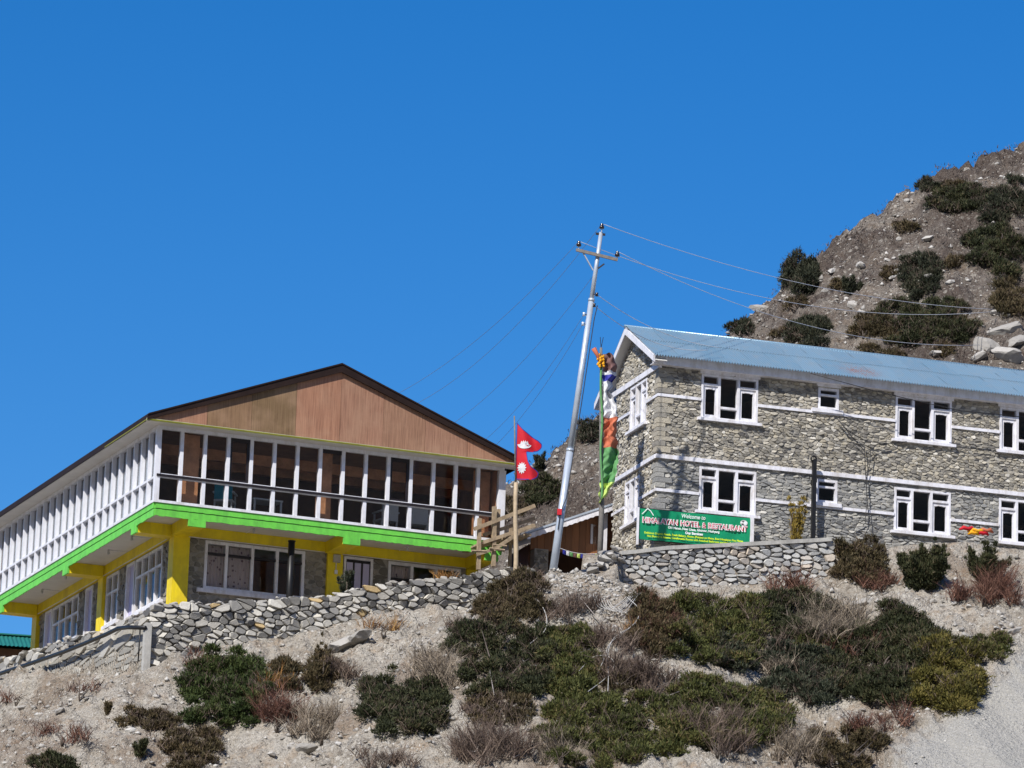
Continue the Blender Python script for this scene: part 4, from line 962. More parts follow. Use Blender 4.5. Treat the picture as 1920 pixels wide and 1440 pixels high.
# ------------------------------------------------------------------ timber landing at the end of the lodge
tl = empty('timber_landing', LF.W(0, 0, 0), LF.yaw); tag(tl, 'rough timber landing with sloping rails at the right end of the lodge', 'landing')
def tp(x, y, v): return LF.front(x, y, v)
TV = -.75
for (x, y0, y1, v, w_) in [(898, 972, 1068, TV, .09), (926, 950, 1062, TV, .10), (934, 955, 1010, TV+.12, .08), (957, 985, 1062, TV+.6, .07)]:
    a, b = tp(x-1, y1, v), tp(x+1, y0, v); mb = MB(); mb.bar(a, b, w_, w_); mb.build('post', M['wood'], tl)
for (p, q, v, h) in [((889, 992), (1003, 948), TV-.06, .10), ((906, 1003), (1003, 972), TV+.1, .09), ((906, 1017), (1003, 985), TV-.05, .09), ((935, 1012), (1000, 985), TV+.5, .10), ((893, 1040), (925, 1030), TV-.07, .08), ((925, 1031), (972, 1000), TV-.1, .09)]:
    mb = MB(); mb.bar(tp(*p, v), tp(*q, v), .05, h); mb.build('rail', M['wood'], tl)
for i in range(7):
    a, b = tp(905+i*14, 1018-i*2.6, TV+.05+.0*i), None; mb = MB(); mb.box(a[0]-.07, a[0]+.09, TV, TV+1.3, a[2]-.03, a[2]+.02); mb.build('deck_plank', M['wood'], tl)
mb = MB(); mb.tube([tp(884, 1033, TV-.08), tp(912, 1034, TV-.08)], .035, 6); mb.build('crosspiece', M['wood'], tl); mb = MB(); mb.tube([tp(918, 1028, TV-.1), tp(946, 1032, TV-.1)], .035, 6); mb.build('crosspiece', M['wood'], tl); mb = MB(); mb.tube([tp(924, 1022, TV-.1), tp(950, 1024, TV-.1)], .03, 6); mb.build('crosspiece', M['wood'], tl)

# ------------------------------------------------------------------ poles
def polez(P, y): return P
FY = 119.0
fb, ft, ftt = atY(967, 1072, FY), atY(967, 905, FY), atY(964.5, 780, FY)
fp = empty('flagpole', tuple(fb)); tag(fp, 'bamboo flagpole with thin upper rod beside the timber landing', 'flagpole')
D = lambda P, Q: tuple(np.array(P)-np.array(Q))
mb = MB(); k = 9; mb.tube([tuple(np.array(D(ft, fb))*t+np.array([.01*math.sin(t*7), 0, 0])) for t in np.linspace(-.15, 1, k)], [.062-.012*i/k+(.006 if i % 2 else 0) for i in range(k)], 9); mb.build('bamboo_shaft', M['bamboo'], fp, True)
mb = MB(); mb.tube([D(ft, fb), D(ftt, fb)], [.024, .018], 7); mb.build('upper_rod', M['pole'], fp, True)
# the red flag
fl = empty('flag', tuple(atY(965.5, 899, FY))); tag(fl, 'red double pennant flag with blue border, white moon and sun, on the bamboo pole', 'flag')
prof = [(790, .5), (796, 6), (803, 12), (812, 25), (823, 41), (831, 48), (836, 48.5), (840, 46), (843.5, 38), (845.5, 26), (846.5, 20.5), (854, 21.5), (865, 24), (874, 29), (878.5, 38), (884, 44), (892, 42), (896, 38), (899, 33)]
S_ = FY/FL/f_[1]
def wid(t): return np.interp(899-t, [p[0] for p in prof], [p[1] for p in prof])
def fpos(x, t, lift=0.0):                             # x, t in photo pixels from the lower hoist corner
    n = .10*math.sin(x*.16+t*.035)*(x/48)**.6 + .03*math.sin(t*.12+x*.05)*(x/48)
    return (x*S_, n-lift, (t-.10*x*0)*S_)
nr, nc = 54, 16; T = np.linspace(0, 109, nr+1)
V = [fpos(wid(t)*c/nc, t) for t in T for c in range(nc+1)]
F = [(r*(nc+1)+c, r*(nc+1)+c+1, (r+1)*(nc+1)+c+1, (r+1)*(nc+1)+c) for r in range(nr) for c in range(nc)]
mesh('cloth', V, F, M['redc'], fl, smooth=True)
edge = [(0, 0)]+[(wid(t), t) for t in T]+[(0, 109), (0, 0)]
mb = MB()
for lift in (.006, -.006):
    for (a, b) in zip(edge[:-1], edge[1:]):
        m_ = 8 if a[0] == b[0] else 1; dx, dy = b[0]-a[0], b[1]-a[1]; L = math.hypot(dx, dy)
        if L < .01: continue
        nx, ny = -dy/L*1.4, dx/L*1.4
        for j in range(m_):
            p = (a[0]+dx*j/m_, a[1]+dy*j/m_); q = (a[0]+dx*(j+1)/m_, a[1]+dy*(j+1)/m_)
            c4 = [(max(0, x), t) for x, t in (p, q, (q[0]+nx, q[1]+ny), (p[0]+nx, p[1]+ny))]
            mb.add([fpos(x, t, lift) for x, t in c4], [(0, 1, 2, 3)])
mb.build('border', M['bluec'], fl)
def emblem(name, pts, cx, ct):
    for lift in (.01, -.01):
        V = [fpos(cx, ct, lift)]+[fpos(cx+x, ct+t, lift) for x, t in pts]; n = len(pts)
        mesh(name, V, [(0, i+1, (i+1) % n+1) for i in range(n)], M['whitec'], fl)
sunp = [((10.5 if i % 2 == 0 else 7)*.85*math.cos(math.pi*i/12), (10.5 if i % 2 == 0 else 7)*1.1*math.sin(math.pi*i/12)) for i in range(24)]
emblem('sun_emblem', sunp, 12, 22.5)
moon = [(13*math.cos(a), 9*math.sin(a)) for a in np.linspace(math.pi*1.02, math.pi*1.98, 12)]+[(10*math.cos(a), 4.5*math.sin(a)) for a in np.linspace(math.pi*1.95, math.pi*1.8, 3)]
moon += [(x, (6 if i % 2 else 2)+1.2-abs(x)*.25) for i, x in enumerate(np.linspace(7.5, -7.5, 9))]+[(10*math.cos(a), 4.5*math.sin(a)) for a in np.linspace(math.pi*1.2, math.pi*1.05, 3)]
emblem('moon_emblem', moon, 15.5, 68)
# prayer flag pole (at the hotel's corner)
PV = 0.0
pb0, pt0 = RF.W(*RF.front(1124, 1052, PV)), RF.W(*RF.front(1127, 652, PV))
pp = empty('prayer_flag_pole', tuple(pb0)); tag(pp, 'weathered grey wooden pole carrying a tall prayer banner at the hotel corner', 'pole')
mb = MB(); mb.tube([(0, 0, -.4), (.02, 0, 1.2), D(pt0, pb0)], [.075, .07, .035], 8); mb.build('shaft', M['pole'], pp, True)
mb = MB()
for dx in (-.03, .05): mb.tube([D(pt0, pb0), tuple(np.array(D(pt0, pb0))+np.array([dx, 0, .28]))], .008, 4)
mb.build('spikes', M['wired'], pp)
pf = empty('prayer_banner', RF.W(*RF.front(1128, 940, PV)), 0.0); tag(pf, 'tall prayer banner of white, orange, green and lime cloth tied to the grey pole', 'banner')
base = RF.W(*RF.front(1128, 940, PV))
def bpos(x, y, nx=0.): P = RF.W(*RF.front(x, y, PV)); return np.array(P)-base
ed = {652: (1121, 1130), 664: (1124, 1146), 672: (1128, 1153), 690: (1129, 1157), 704: (1129, 1155), 716: (1130, 1150), 726: (1130, 1148), 735: (1131, 1142), 760: (1131, 1155), 785: (1132, 1158), 810: (1132, 1155), 832: (1131, 1159), 842: (1130, 1157), 850: (1130, 1160), 870: (1128, 1158), 900: (1126, 1154), 915: (1124, 1146), 930: (1123, 1136), 944: (1123, 1127)}
ky = sorted(ed)
def banner_piece(name, y0, y1, mat, seed):
    nr = max(3, int((y1-y0)/2)); nc = 16; V = []
    for r in range(nr+1):
        y = y0+(y1-y0)*r/nr; x0 = np.interp(y, ky, [ed[q][0] for q in ky]); x1 = np.interp(y, ky, [ed[q][1] for q in ky])
        for c in range(nc+1):
            t = c/nc; P = bpos(x0+(x1-x0)*t, y); amp = .12*t+.02
            V.append((P[0]+.018*math.sin(y*.31+t*3), P[1]-.06-amp*math.sin(t*7.5+y*.05+seed)-.035*t*math.sin(t*17-y*.13)-.02*math.sin(y*.42+t*9), P[2]))
    mesh(name, V, [(r*(nc+1)+c, r*(nc+1)+c+1, (r+1)*(nc+1)+c+1, (r+1)*(nc+1)+c) for r in range(nr) for c in range(nc)], mat, pf, smooth=True)
for nm, y0, y1, m in [('maroon_cloth', 664, 697, 'maroonc'), ('white_cloth', 697, 704, 'whitec'), ('blue_cloth', 704, 716, 'bluec'), ('white_cloth', 716, 735, 'whitec'), ('white_cloth', 735, 784, 'whitec'), ('orange_cloth', 784, 840, 'orangec'), ('green_cloth', 840, 906, 'greenc'), ('lime_cloth', 906, 944, 'limec')]:
    banner_piece(nm, y0, y1, M[m], .0)
mb = MB(); mb.tube([tuple(bpos(1126+1.5*math.sin(y*.05), y)+np.array([.02, -.09, 0])) for y in range(690, 945, 8)], .03, 6); mb.build('green_scarf', M['greenc'], pf, True)
mb = MB(); rr = random.Random(2)
for i in range(26):
    P = bpos(1125+rr.uniform(-5, 7), 672+rr.uniform(-8, 18)); me = ROCKS[0]; s = rr.uniform(.025, .05); mb.tube([tuple(P+np.array([0, -.14, -s])), tuple(P+np.array([0, -.14, 0])), tuple(P+np.array([0, -.14, s]))], [.005, s, .005], 6)
mb.build('gold_garland', M['goldc'], pf, True)
mb = MB(); mb.tube([tuple(bpos(1113, 655)+np.array([0, -.1, 0])), tuple(bpos(1120, 668)+np.array([0, -.12, 0])), tuple(bpos(1126, 690)+np.array([0, -.1, 0]))], [.07, .05, .02], 6); mb.build('red_scarf', M['orangec'], pf, True)
# utility pole
UY = 116.1
ub, ut = atY(1036, 1078, UY), atY(1127, 436, UY)
upo = empty('utility_pole', tuple(ub)); tag(upo, 'leaning galvanised steel power pole with crossarm between the two buildings', 'pole')
ax = np.array(D(ut, ub)); up_ = lambda t: tuple(ax*t)
mb = MB(); mb.tube([up_(-.05), up_(.36)], [.098, .092], 12); mb.build('lower_section', M['galv'], upo, True)
mb = MB(); mb.tube([up_(.36), up_(.80)], [.078, .072], 12); mb.build('middle_section', M['galv'], upo, True)
mb = MB(); mb.tube([up_(.80), up_(1.0)], [.058, .05], 12); mb.build('upper_section', M['galv'], upo, True)
for t, r in ((.36, .098), (.80, .08)): mb = MB(); mb.tube([up_(t-.004), up_(t+.004)], r, 12); mb.build('collar', M['galv'], upo, True)
c0, c1 = D(atY(1080, 470, UY), ub), D(atY(1158, 489, UY), ub)
mb = MB(); mb.bar(tuple(np.array(c0)+np.array([0, -.09, 0])), tuple(np.array(c1)+np.array([0, -.09, 0])), .05, .075); mb.build('crossarm', M['gwood'], upo)
mb = MB(); mb.bar(tuple(np.array(D(atY(1093, 475, UY), ub))+np.array([0, -.07, 0])), D(atY(1112, 507, UY), ub), .03); mb.build('brace', M['galv'], upo)
mb = MB(); mb.bar(tuple(np.array(D(atY(1133, 496, UY), ub))+np.array([0, -.07, 0])), D(atY(1119, 505, UY), ub), .03); mb.build('brace', M['dark'], upo)
mb = MB(); mb.bar(D(atY(1117, 438, UY), ub), D(atY(1135, 440, UY), ub), .05, .05); mb.build('top_bracket', M['dark'], upo)
pins = {}
for nm, x, y, h in (('a', 1085, 469, 12), ('b', 1157, 488, 12), ('c', 1128, 436, 12)):
    P = np.array(D(atY(x, y, UY), ub))+np.array([0, -.05, 0]); s = UY/FL
    mb = MB(); mb.tube([tuple(P), tuple(P+np.array([0, 0, h*s]))], .014, 6); pin = mb.build('insulator_pin', M['galv'], upo)
    z = P+np.array([0, 0, h*s*.75]); mb = MB(); mb.tube([tuple(z+np.array([0, 0, d*.9])) for d in (-.035, -.03, .02, .06, .07, .10, .12)], [.02, .06, .062, .045, .03, .045, .01], 10); mb.build('insulator', M['porc'], upo, True); pins[nm] = ub+z+np.array([0, 0, .10])
for nm, x, y in (('d', 1119, 553), ('e', 1114, 573), ('f', 1095, 590), ('g', 1093, 608)):
    P = np.array(D(atY(x, y, UY), ub))+np.array([0, -.04, 0]); mb = MB(); sx = 1 if x > 1110 else -1
    mb.tube([tuple(P+np.array([-sx*.14, .04, 0])), tuple(P)], .012, 6); mb.build('side_pin', M['dark'], upo); mb = MB(); mb.tube([tuple(P+np.array([0, 0, d])) for d in (-.05, -.04, 0, .04, .05)], [.01, .045, .03, .045, .01], 9); mb.build('insulator', M['porc'] if sx > 0 else M['galv'], upo, True); pins[nm] = ub+P
mb = MB(); P = np.array(D(atY(1047, 960, UY), ub)); mb.box(P[0]-.03, P[0]+.08, P[1]-.16, P[1]-.05, P[2]-.1, P[2]+.05); mb.build('cable_clip', M['redc'], upo)
pts = [tuple(np.array(D(atY(x, y, UY), ub))+np.array([0, -.12, 0])) for x, y in [(1120, 575), (1114, 600), (1090, 760), (1062, 935), (1050, 965), (1046, 995)]]; mb = MB(); mb.tube(pts, .012, 5); mb.build('down_cable', M['wired'], upo)
# wires
def sagwire(name, A, B, sag, label, mat=None, rad=.008, n=28):
    A, B = np.array(A), np.array(B); pts = [tuple(A+(B-A)*t-np.array([0, 0, sag*4*t*(1-t)])) for t in np.linspace(0, 1, n)]
    return wtube(name, pts, rad, mat or M['wire'], label, 'wire', 'overhead wires', 5)
tgt = lambda x, y, Y: atY(x, y, Y)
sagwire('overhead_wire', pins['c'], hmarch(1862, 612)+np.array([0, 0, .5]), .45, 'power wire from the top insulator of the pole to the hillside at right')
sagwire('overhead_wire', pins['a'], hmarch(1856, 616)+np.array([0, 0, .5]), .7, 'power wire from the left insulator crossing the pole towards the hillside at right')
sagwire('overhead_wire', pins['b'], hmarch(1838, 660)+np.array([0, 0, .2]), .7, 'power wire from the right insulator, lowest of those reaching the hillside')
sagwire('overhead_wire', pins['d'], RF.W(1.6, -.1, 3.05), .25, 'house wire from the upper side insulator to the hotel roof')
sagwire('overhead_wire', pins['e'], RF.W(1.2, -.3, 2.9), .35, 'house wire from the second side insulator to the hotel roof')
sagwire('overhead_wire', pins['a'], tgt(600, 790, 150), .9, 'upper power wire running left from the crossarm behind the lodge roof', M['wireg'], .0056)
sagwire('overhead_wire', pins['c'], tgt(640, 795, 150), 1.3, 'power wire running left from the pole top behind the lodge roof', M['wireg'], .0056)
sagwire('overhead_wire', tuple(np.array(ub)+np.array(up_(.88))), tgt(700, 860, 150), 1.0, 'sagging wire leaving the pole below the crossarm to the left', M['wireg'], .0052)
sagwire('overhead_wire', pins['f'], tgt(760, 880, 150), 1.2, 'upper of two thin low wires running left from the pole', M['wireg'], .0048)
sagwire('overhead_wire', pins['g'], tgt(780, 900, 150), 1.2, 'lower of two thin low wires running left from the pole', M['wireg'], .0048)
def wallwire(px, v, label, rad=.011):
    pts = [RF.W(*RF.front(x, y, v)) for x, y in px]; return wtube('wall_cable', pts, rad, M['wired'], label, 'cable', 'cables on the hotel front', 5)
wallwire([(1568, 783), (1590, 808), (1625, 828), (1670, 832), (1700, 828)], -.14, 'black cable sagging from the small upper window to the middle window')
wallwire([(1572, 788), (1600, 822), (1625, 850), (1632, 845), (1645, 833), (1668, 832)], -.15, 'black cable dropping to a knot below the middle windows')
wallwire([(1620, 832), (1622, 870), (1624, 905), (1626, 940), (1622, 975), (1600, 985)], -.15, 'left of two black cables hanging down the hotel front')
wallwire([(1632, 846), (1631, 870), (1624, 900), (1626, 940), (1630, 985), (1622, 1003), (1605, 995)], -.17, 'right of two black cables hanging down the hotel front')
wallwire([(1520, 700), (1640, 733), (1720, 752), (1800, 770), (1920, 782)], -.6, 'pale cable crossing under the eave of the hotel')
wallwire([(1790, 838), (1840, 843), (1920, 853)], -.1, 'black cable running right from below the middle upper window')
wallwire([(1157, 792), (1160, 800), (1156, 812), (1161, 822), (1158, 830)], 1.0, 'tangle of black cable on the hotel side wall beside the prayer banner', .015)
# ------------------------------------------------------------------ vegetation
def leaf_tris(C, Rad, n, rs, ln=(.055, .11), wd=(.011, .021), up=.6, shell=.4):
    """n pointed sprigs round an ellipsoid centre C, radii Rad; returns vertices (n*3,3) and tint"""
    d = rs.normal(size=(n, 3)); d /= np.linalg.norm(d, axis=1)[:, None]; d[:, 2] = np.abs(d[:, 2])*np.where(rs.rand(n) < .82, 1, -1)
    n = int(n*2.1); d = rs.normal(size=(n, 3)); d /= np.linalg.norm(d, axis=1)[:, None]; d[:, 2] = np.abs(d[:, 2])*np.where(rs.rand(n) < .82, 1, -1)
    r = (shell+(1-shell)*rs.rand(n)**.6)*(1+.35*(rs.rand(n) < .10)*rs.rand(n))
    lump = 1+.26*np.sin(d[:, 0]*5+C[0]*3)*np.sin(d[:, 1]*4+C[1])+.14*np.sin(d[:, 2]*9+C[0])+.10*np.sin(d[:, 0]*13+C[1]*5)*np.sin(d[:, 1]*11)
    p = C+d*Rad*(r*lump)[:, None]
    dirn = d*.7+rs.normal(size=(n, 3))*.5; dirn[:, 2] += up; dirn /= np.linalg.norm(dirn, axis=1)[:, None]
    s = rs.normal(size=(n, 3)); s -= dirn*(s*dirn).sum(1)[:, None]; s /= np.linalg.norm(s, axis=1)[:, None]
    L = rs.uniform(*ln, n)[:, None]; W = rs.uniform(*wd, n)[:, None]
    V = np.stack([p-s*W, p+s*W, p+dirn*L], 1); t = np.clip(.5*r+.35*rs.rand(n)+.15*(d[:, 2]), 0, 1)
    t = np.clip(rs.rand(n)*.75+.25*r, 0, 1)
    return V.reshape(-1, 3), t
def twig_tris(B, n, h, spread, rs, wd=.006, droop=.2, updir=(0, 0, 1)):
    """n bent ribbons rising from points round B"""
    base = B+rs.normal(size=(n, 3))*np.array([spread*.28, spread*.28, .02])
    out = rs.normal(size=(n, 3)); out[:, 2] = np.abs(out[:, 2])*.5; out /= np.linalg.norm(out, axis=1)[:, None]
    d0 = out*.75+np.array(updir)*.8; d0 /= np.linalg.norm(d0, axis=1)[:, None]; L = (h*rs.uniform(.45, 1.05, n))[:, None]
    bend = rs.normal(size=(n, 3))*.35; bend[:, 2] -= droop
    s = rs.normal(size=(n, 3)); s -= d0*(s*d0).sum(1)[:, None]; s /= np.linalg.norm(s, axis=1)[:, None]; W = rs.uniform(.6, 1.4, n)[:, None]*wd
    p0 = base; p1 = base+d0*L*.4; p2 = p1+(d0+bend*.6)*L*.35; p3 = p2+(d0+bend*1.4)*L*.3
    tri = [np.stack([p0-s*W, p0+s*W, p1+s*W], 1), np.stack([p0-s*W, p1+s*W, p1-s*W], 1), np.stack([p1-s*W, p1+s*W, p2+s*W*.7], 1), np.stack([p1-s*W, p2+s*W*.7, p2-s*W*.7], 1), np.stack([p2-s*W*.7, p2+s*W*.7, p3], 1)]
    for q, e in ((p1, .30), (p2, .24), (p1*.5+p2*.5, .26), (p2*.6+p3*.4, .2)):
        sd = out*.4+rs.normal(size=(n, 3))*.6; sd[:, 2] += .4; tri.append(np.stack([q-s*W*.6, q+s*W*.6, q+sd*L*e], 1))
    V = np.concatenate(tri, 1).reshape(-1, 3) if False else np.stack(tri, 1).reshape(-1, 3); t = np.repeat(rs.rand(n), len(tri))
    return V, t
def tris_obj(name, Vs, ts, mat, parent=None):
    V = np.concatenate(Vs); t = np.concatenate(ts); o = np_mesh(name, V, np.arange(len(V)).reshape(-1, 3), mat, parent, tint=t); return o
SEED = [100]
def mpp(P): return float(np.dot(P, f_))/FL
def stems(parent, base, tops, rs, mat):
    mb = MB()
    for T in tops: 
        m = (np.array(T))*.5+rs.normal(size=3)*.05; mb.tube([(0, 0, -.1), tuple(m), tuple(T)], [.03, .02, .006], 5)
    return mb.build('stem', mat, parent, True)
def shrub(x0, x1, y0, y1, mat, label, cat='shrub', name='juniper_shrub', hill=False, r_px=34, dens=1.0, hf=.62, tw=0.0, twmat='tw_br', shape='ellipse', group=None):
    """spreading shrub over the ground seen in a photo rectangle"""
    SEED[0] += 1; rs = np.random.RandomState(SEED[0]); mar = hmarch if hill else march
    dens = dens*(.8 if hill else 1)
    cx, cy = (x0+x1)/2, (y0+y1)/2; base = mar(cx, min(y1-4, cy+(y1-y0)*.3)); s = mpp(base); r = r_px*s
    root = empty(name, tuple(base)); A = (x1-x0)*(y1-y0); r_px *= .62; r = r_px*s; n = max(5, int(A/(r_px*r_px*1.0)))
    Vs, ts, tops, tV, tt = [], [], [], [], []
    for i in range(n*3):
        if len(Vs) >= n: break
        a, b = rs.uniform(-1, 1), rs.uniform(-1, 1)
        if abs(a)**3+abs(b)**3 > 1: continue
        px, py = cx+a*((x1-x0)/2-r_px*.35 if x1-x0 > 2*r_px else (x1-x0)*.3), y0+r_px*.75+(b+1)/2*max(4, (y1-y0)-r_px*.8)
        P = mar(px, py)
        if abs(P[1]-base[1]) > 3.2 or abs(P[2]-base[2]) > 2.6: continue
        e = rs.rand(); C = P+np.array([0, 0, r*(-.1+1.5*hf*e)])-base; q = rs.uniform(.75, 1.4)*(1-.45*e)
        m = int(dens*900*(r*q/.42)**2*1.25)
        v, t = leaf_tris(C, np.array([r*q*1.2, r*q*1.05, r*q*max(.8, hf*1.1)]), max(40, m), rs, ln=(.05, .115) if not hill else (.06, .13)); Vs.append(v); ts.append(np.clip(t*.8+rs.uniform(-.12, .32), 0, 1)); tops.append(tuple(C+np.array([0, 0, r*.2])))
        if rs.rand() < max(tw, .4): v, t = twig_tris(C-np.array([0, 0, r*.3]), 40, r*1.7, r*1.6, rs, wd=.005); tV.append(v); tt.append(t)
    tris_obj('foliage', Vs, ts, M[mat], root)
    if tV: tris_obj('dead_twigs', tV, tt, M[twmat], root)
    stems(root, base, tops[:6], rs, M['bark']); return tag(root, label, cat, group)
def upright(base, W, H, mat, label, cat='shrub', name='juniper_shrub', lobes=9, dens=1.0, cone=.5, stem=True, up=.9, ln=(.05, .11), group=None):
    SEED[0] += 1; rs = np.random.RandomState(SEED[0]); root = empty(name, tuple(base)); Vs, ts, tops = [], [], []
    for i in range(lobes):                             # plumes: leafy branches fanning up from the foot
        a = i*2.4+rs.uniform(-.4, .4); k = math.sqrt(rs.uniform(.02, 1)); tip = np.array([W*.5*k*math.cos(a), W*.5*k*math.sin(a), H*rs.uniform(.5, 1.12)*(1-cone*.9*k)])
        for t in np.linspace(.12, 1, 7):
            C = tip*np.array([t**.75, t**.75, t])+rs.normal(size=3)*W*.025; rr_ = max(.03, W*.15*(1.15-.95*t)*rs.uniform(.7, 1.2))
            v, tt_ = leaf_tris(C, np.array([rr_, rr_, rr_*1.25]), int(dens*1000*(rr_/.42)**2*1.7)+10, rs, ln=ln, up=up+.3); Vs.append(v); ts.append(np.clip(tt_*.8+rs.uniform(-.1, .3), 0, 1))
        tops.append(tuple(tip*.9))
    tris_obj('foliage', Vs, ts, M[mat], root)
    if stem: stems(root, base, tops[::2], rs, M['bark'])
    return tag(root, label, cat, group)
def twigs(x0, x1, y0, y1, mat, label, hill=False, n=55, hmul=.8, name='dry_shrub', cat='shrub', base=None, group=None):
    SEED[0] += 1; rs = np.random.RandomState(SEED[0]); mar = hmarch if hill else march; cx = (x0+x1)/2; B = mar(cx, y1-3) if base is None else np.array(base); s = mpp(B); root = empty(name, tuple(B)); Vs, ts = [], []
    k = max(2, int((x1-x0)*(y1-y0)/900))
    for i in range(k):
        px = cx+rs.uniform(-.5, .5)*(x1-x0)*.8; py = y1-3-rs.rand()*(y1-y0)*.45; P = (mar(px, py) if base is None else B+np.array([(px-cx)*s, 0, 0]))-B
        if abs(P[1]) > 2.5: continue
        hh = min((y1-y0)*s*hmul*rs.uniform(.6, 1.1), .9); v, t = twig_tris(P, n, hh, 30*s, rs, wd=.0075); Vs.append(v); ts.append(np.clip(t+rs.uniform(-.2, .2), 0, 1))
    tris_obj('branches', Vs, ts, M[mat], root); mb = MB()
    for i in range(5): mb.tube([(0, 0, -.1), (rs.uniform(-.1, .1), rs.uniform(-.1, .1), .12), (rs.uniform(-.25, .25), rs.uniform(-.2, .2), .3)], [.02, .014, .006], 5)
    mb.build('stem', M['bark'], root, True); return tag(root, label, cat, group)
# on the near slope, left to right
shrub(335, 512, 1225, 1372, 'jbr', 'bright green rounded juniper on bare soil below the lodge', r_px=32, dens=1.15, hf=.75)
twigs(468, 572, 1285, 1376, 'tw_red', 'reddish brown leafless bush right of the bright green juniper')
shrub(505, 565, 1235, 1300, 'jbrn', 'small brownish juniper above the reddish leafless bush', r_px=20)
upright(march(596, 1296), .62, 1.5, 'jbrn', 'thin upright brown-green juniper below the dry stone wall', lobes=10, dens=.7, cone=.7)
twigs(495, 560, 1250, 1305, 'tw_or', 'tuft of orange dry grass among the small junipers', name='grass_tuft', cat='grass', n=40)
shrub(675, 838, 1258, 1385, 'jun', 'dark green juniper standing low in the middle left of the slope', r_px=32, hf=.8)
shrub(830, 1050, 1165, 1312, 'jun', 'broad dark green juniper thicket left of the hose coils', r_px=34, hf=.75)
shrub(880, 1030, 1078, 1180, 'jbrn', 'brown-green juniper covering the right end of the dry stone wall', r_px=28, hf=.8)
shrub(1012, 1122, 1185, 1322, 'jol', 'olive cone shaped juniper right of the broad thicket', r_px=26, hf=1.0)
twigs(1005, 1135, 1105, 1175, 'tw_br', 'brown leafless bush on the rubble below the power pole')
twigs(770, 860, 1190, 1300, 'tw_gry', 'pale dead brush between the rock ledge and the thicket')
shrub(1180, 1275, 1092, 1235, 'jbrn', 'dark brown juniper at the left end of the green belt below the low wall', r_px=28, hf=.8, tw=.6, twmat='tw_red')
shrub(1255, 1435, 1085, 1262, 'jol', 'wide olive green juniper below the green banner wall', r_px=34, hf=.75)
shrub(1330, 1440, 1185, 1265, 'jblue', 'blue-green juniper bulging at the lower edge of the olive one', r_px=28, hf=.8)
twigs(1425, 1525, 1068, 1130, 'tw_red', 'reddish purple bush against the right part of the low wall')
shrub(1415, 1560, 1105, 1215, 'jun', 'dark green juniper right of the olive one below the low wall', r_px=32, hf=.75)
twigs(1500, 1640, 1105, 1215, 'tw_gry', 'beige dry bush between the two dark junipers')
shrub(1010, 1290, 1300, 1450, 'jol', 'olive juniper mat at the bottom centre', r_px=34, hf=.6)
shrub(1225, 1492, 1258, 1405, 'jol', 'long olive juniper mat right of the bottom centre one', r_px=33, hf=.6)
shrub(1430, 1580, 1200, 1335, 'jblue', 'blue-green juniper at the left of the big lower right thicket', r_px=34, hf=.75)
shrub(1540, 1725, 1130, 1335, 'jun', 'big dark juniper in the centre of the lower right thicket', r_px=38, hf=.75)
shrub(1640, 1800, 1155, 1270, 'jun', 'dark juniper at the upper right of the lower right thicket', r_px=32, hf=.75)
shrub(1705, 1838, 1195, 1345, 'jgold', 'golden green juniper at the edge of the grey gravel', r_px=30, hf=1.0)
shrub(1800, 1892, 1188, 1245, 'jol', 'small olive juniper above the grey gravel at right', r_px=22)
shrub(1505, 1665, 1372, 1450, 'jbrn', 'brown-green juniper at the bottom beside the gravel fan', r_px=28, tw=.4)
twigs(1595, 1705, 1318, 1378, 'tw_red', 'reddish dry bush at the foot of the lower right thicket')
twigs(1520, 1575, 1352, 1395, 'tw_br', 'small grey-brown bush on bare soil near the bottom right')
shrub(1560, 1655, 1015, 1100, 'jbrn', 'brownish juniper at the right end of the low wall', r_px=26, hf=.9)
upright(march(1728, 1098), 1.5, 1.5, 'jun', 'tall feathery dark juniper before the middle lower window of the hotel', lobes=22, dens=1.0, cone=.6)
twigs(1600, 1705, 1062, 1115, 'tw_red', 'low reddish bush between the two junipers by the hotel')
upright(march(1850, 1085), 1.2, 1.0, 'jun', 'sparse juniper sprigs below the right end of the hotel', lobes=12, dens=.7, cone=.4)
twigs(1768, 1918, 1060, 1140, 'tw_red', 'dome of dark reddish brown twigs below the right end of the hotel', n=90)
upright(march(201, 1340), .3, .34, 'jbrn', 'tiny lone tuft on the bare soil at left', lobes=4, cone=.3)
upright(march(262, 1420), .45, .55, 'jun', 'small lone green bush low on the bare soil at left', lobes=6, cone=.4)
shrub(220, 335, 1330, 1372, 'jbrn', 'flat brown-green patch of shrub left of the bright juniper', r_px=18, tw=.7)
shrub(300, 412, 1362, 1450, 'jbrn', 'sparse olive brown shrub at the lower left', r_px=26, dens=.7, tw=.6)
shrub(55, 138, 1412, 1455, 'jun', 'dark green shrub cut by the bottom edge at far left', r_px=22)
for (a, b, c, d, l) in [(95, 205, 1258, 1318, 'rusty red dry shrubs below the black pipe'), (-5, 68, 1262, 1325, 'rusty dry shrubs at the left edge below the rubble wall'), (310, 402, 1202, 1262, 'reddish dry brush below the corner of the stone wall'), (60, 170, 1330, 1400, 'faint reddish dry patch low at far left')]:
    twigs(a, b, c, d, 'tw_red', l, n=30, hmul=.6)
twigs(690, 750, 1150, 1200, 'tw_or', 'orange dry plants below the middle of the stone wall', n=45)
twigs(1160, 1200, 1160, 1200, 'tw_or', 'golden dry grass beside the hose coils', name='grass_tuft', cat='grass', n=60)
twigs(835, 930, 1155, 1200, 'tw_br', 'brown brush at the foot of the right part of the stone wall')
twigs(650, 790, 1395, 1445, 'tw_br', 'brown low brush at the bottom left of centre')
twigs(830, 1000, 1330, 1445, 'tw_br', 'grey-brown brush on the slope at the bottom centre left', n=45)
twigs(1110, 1230, 1215, 1300, 'tw_br', 'grey-brown brush between the olive cone juniper and the bare patch')
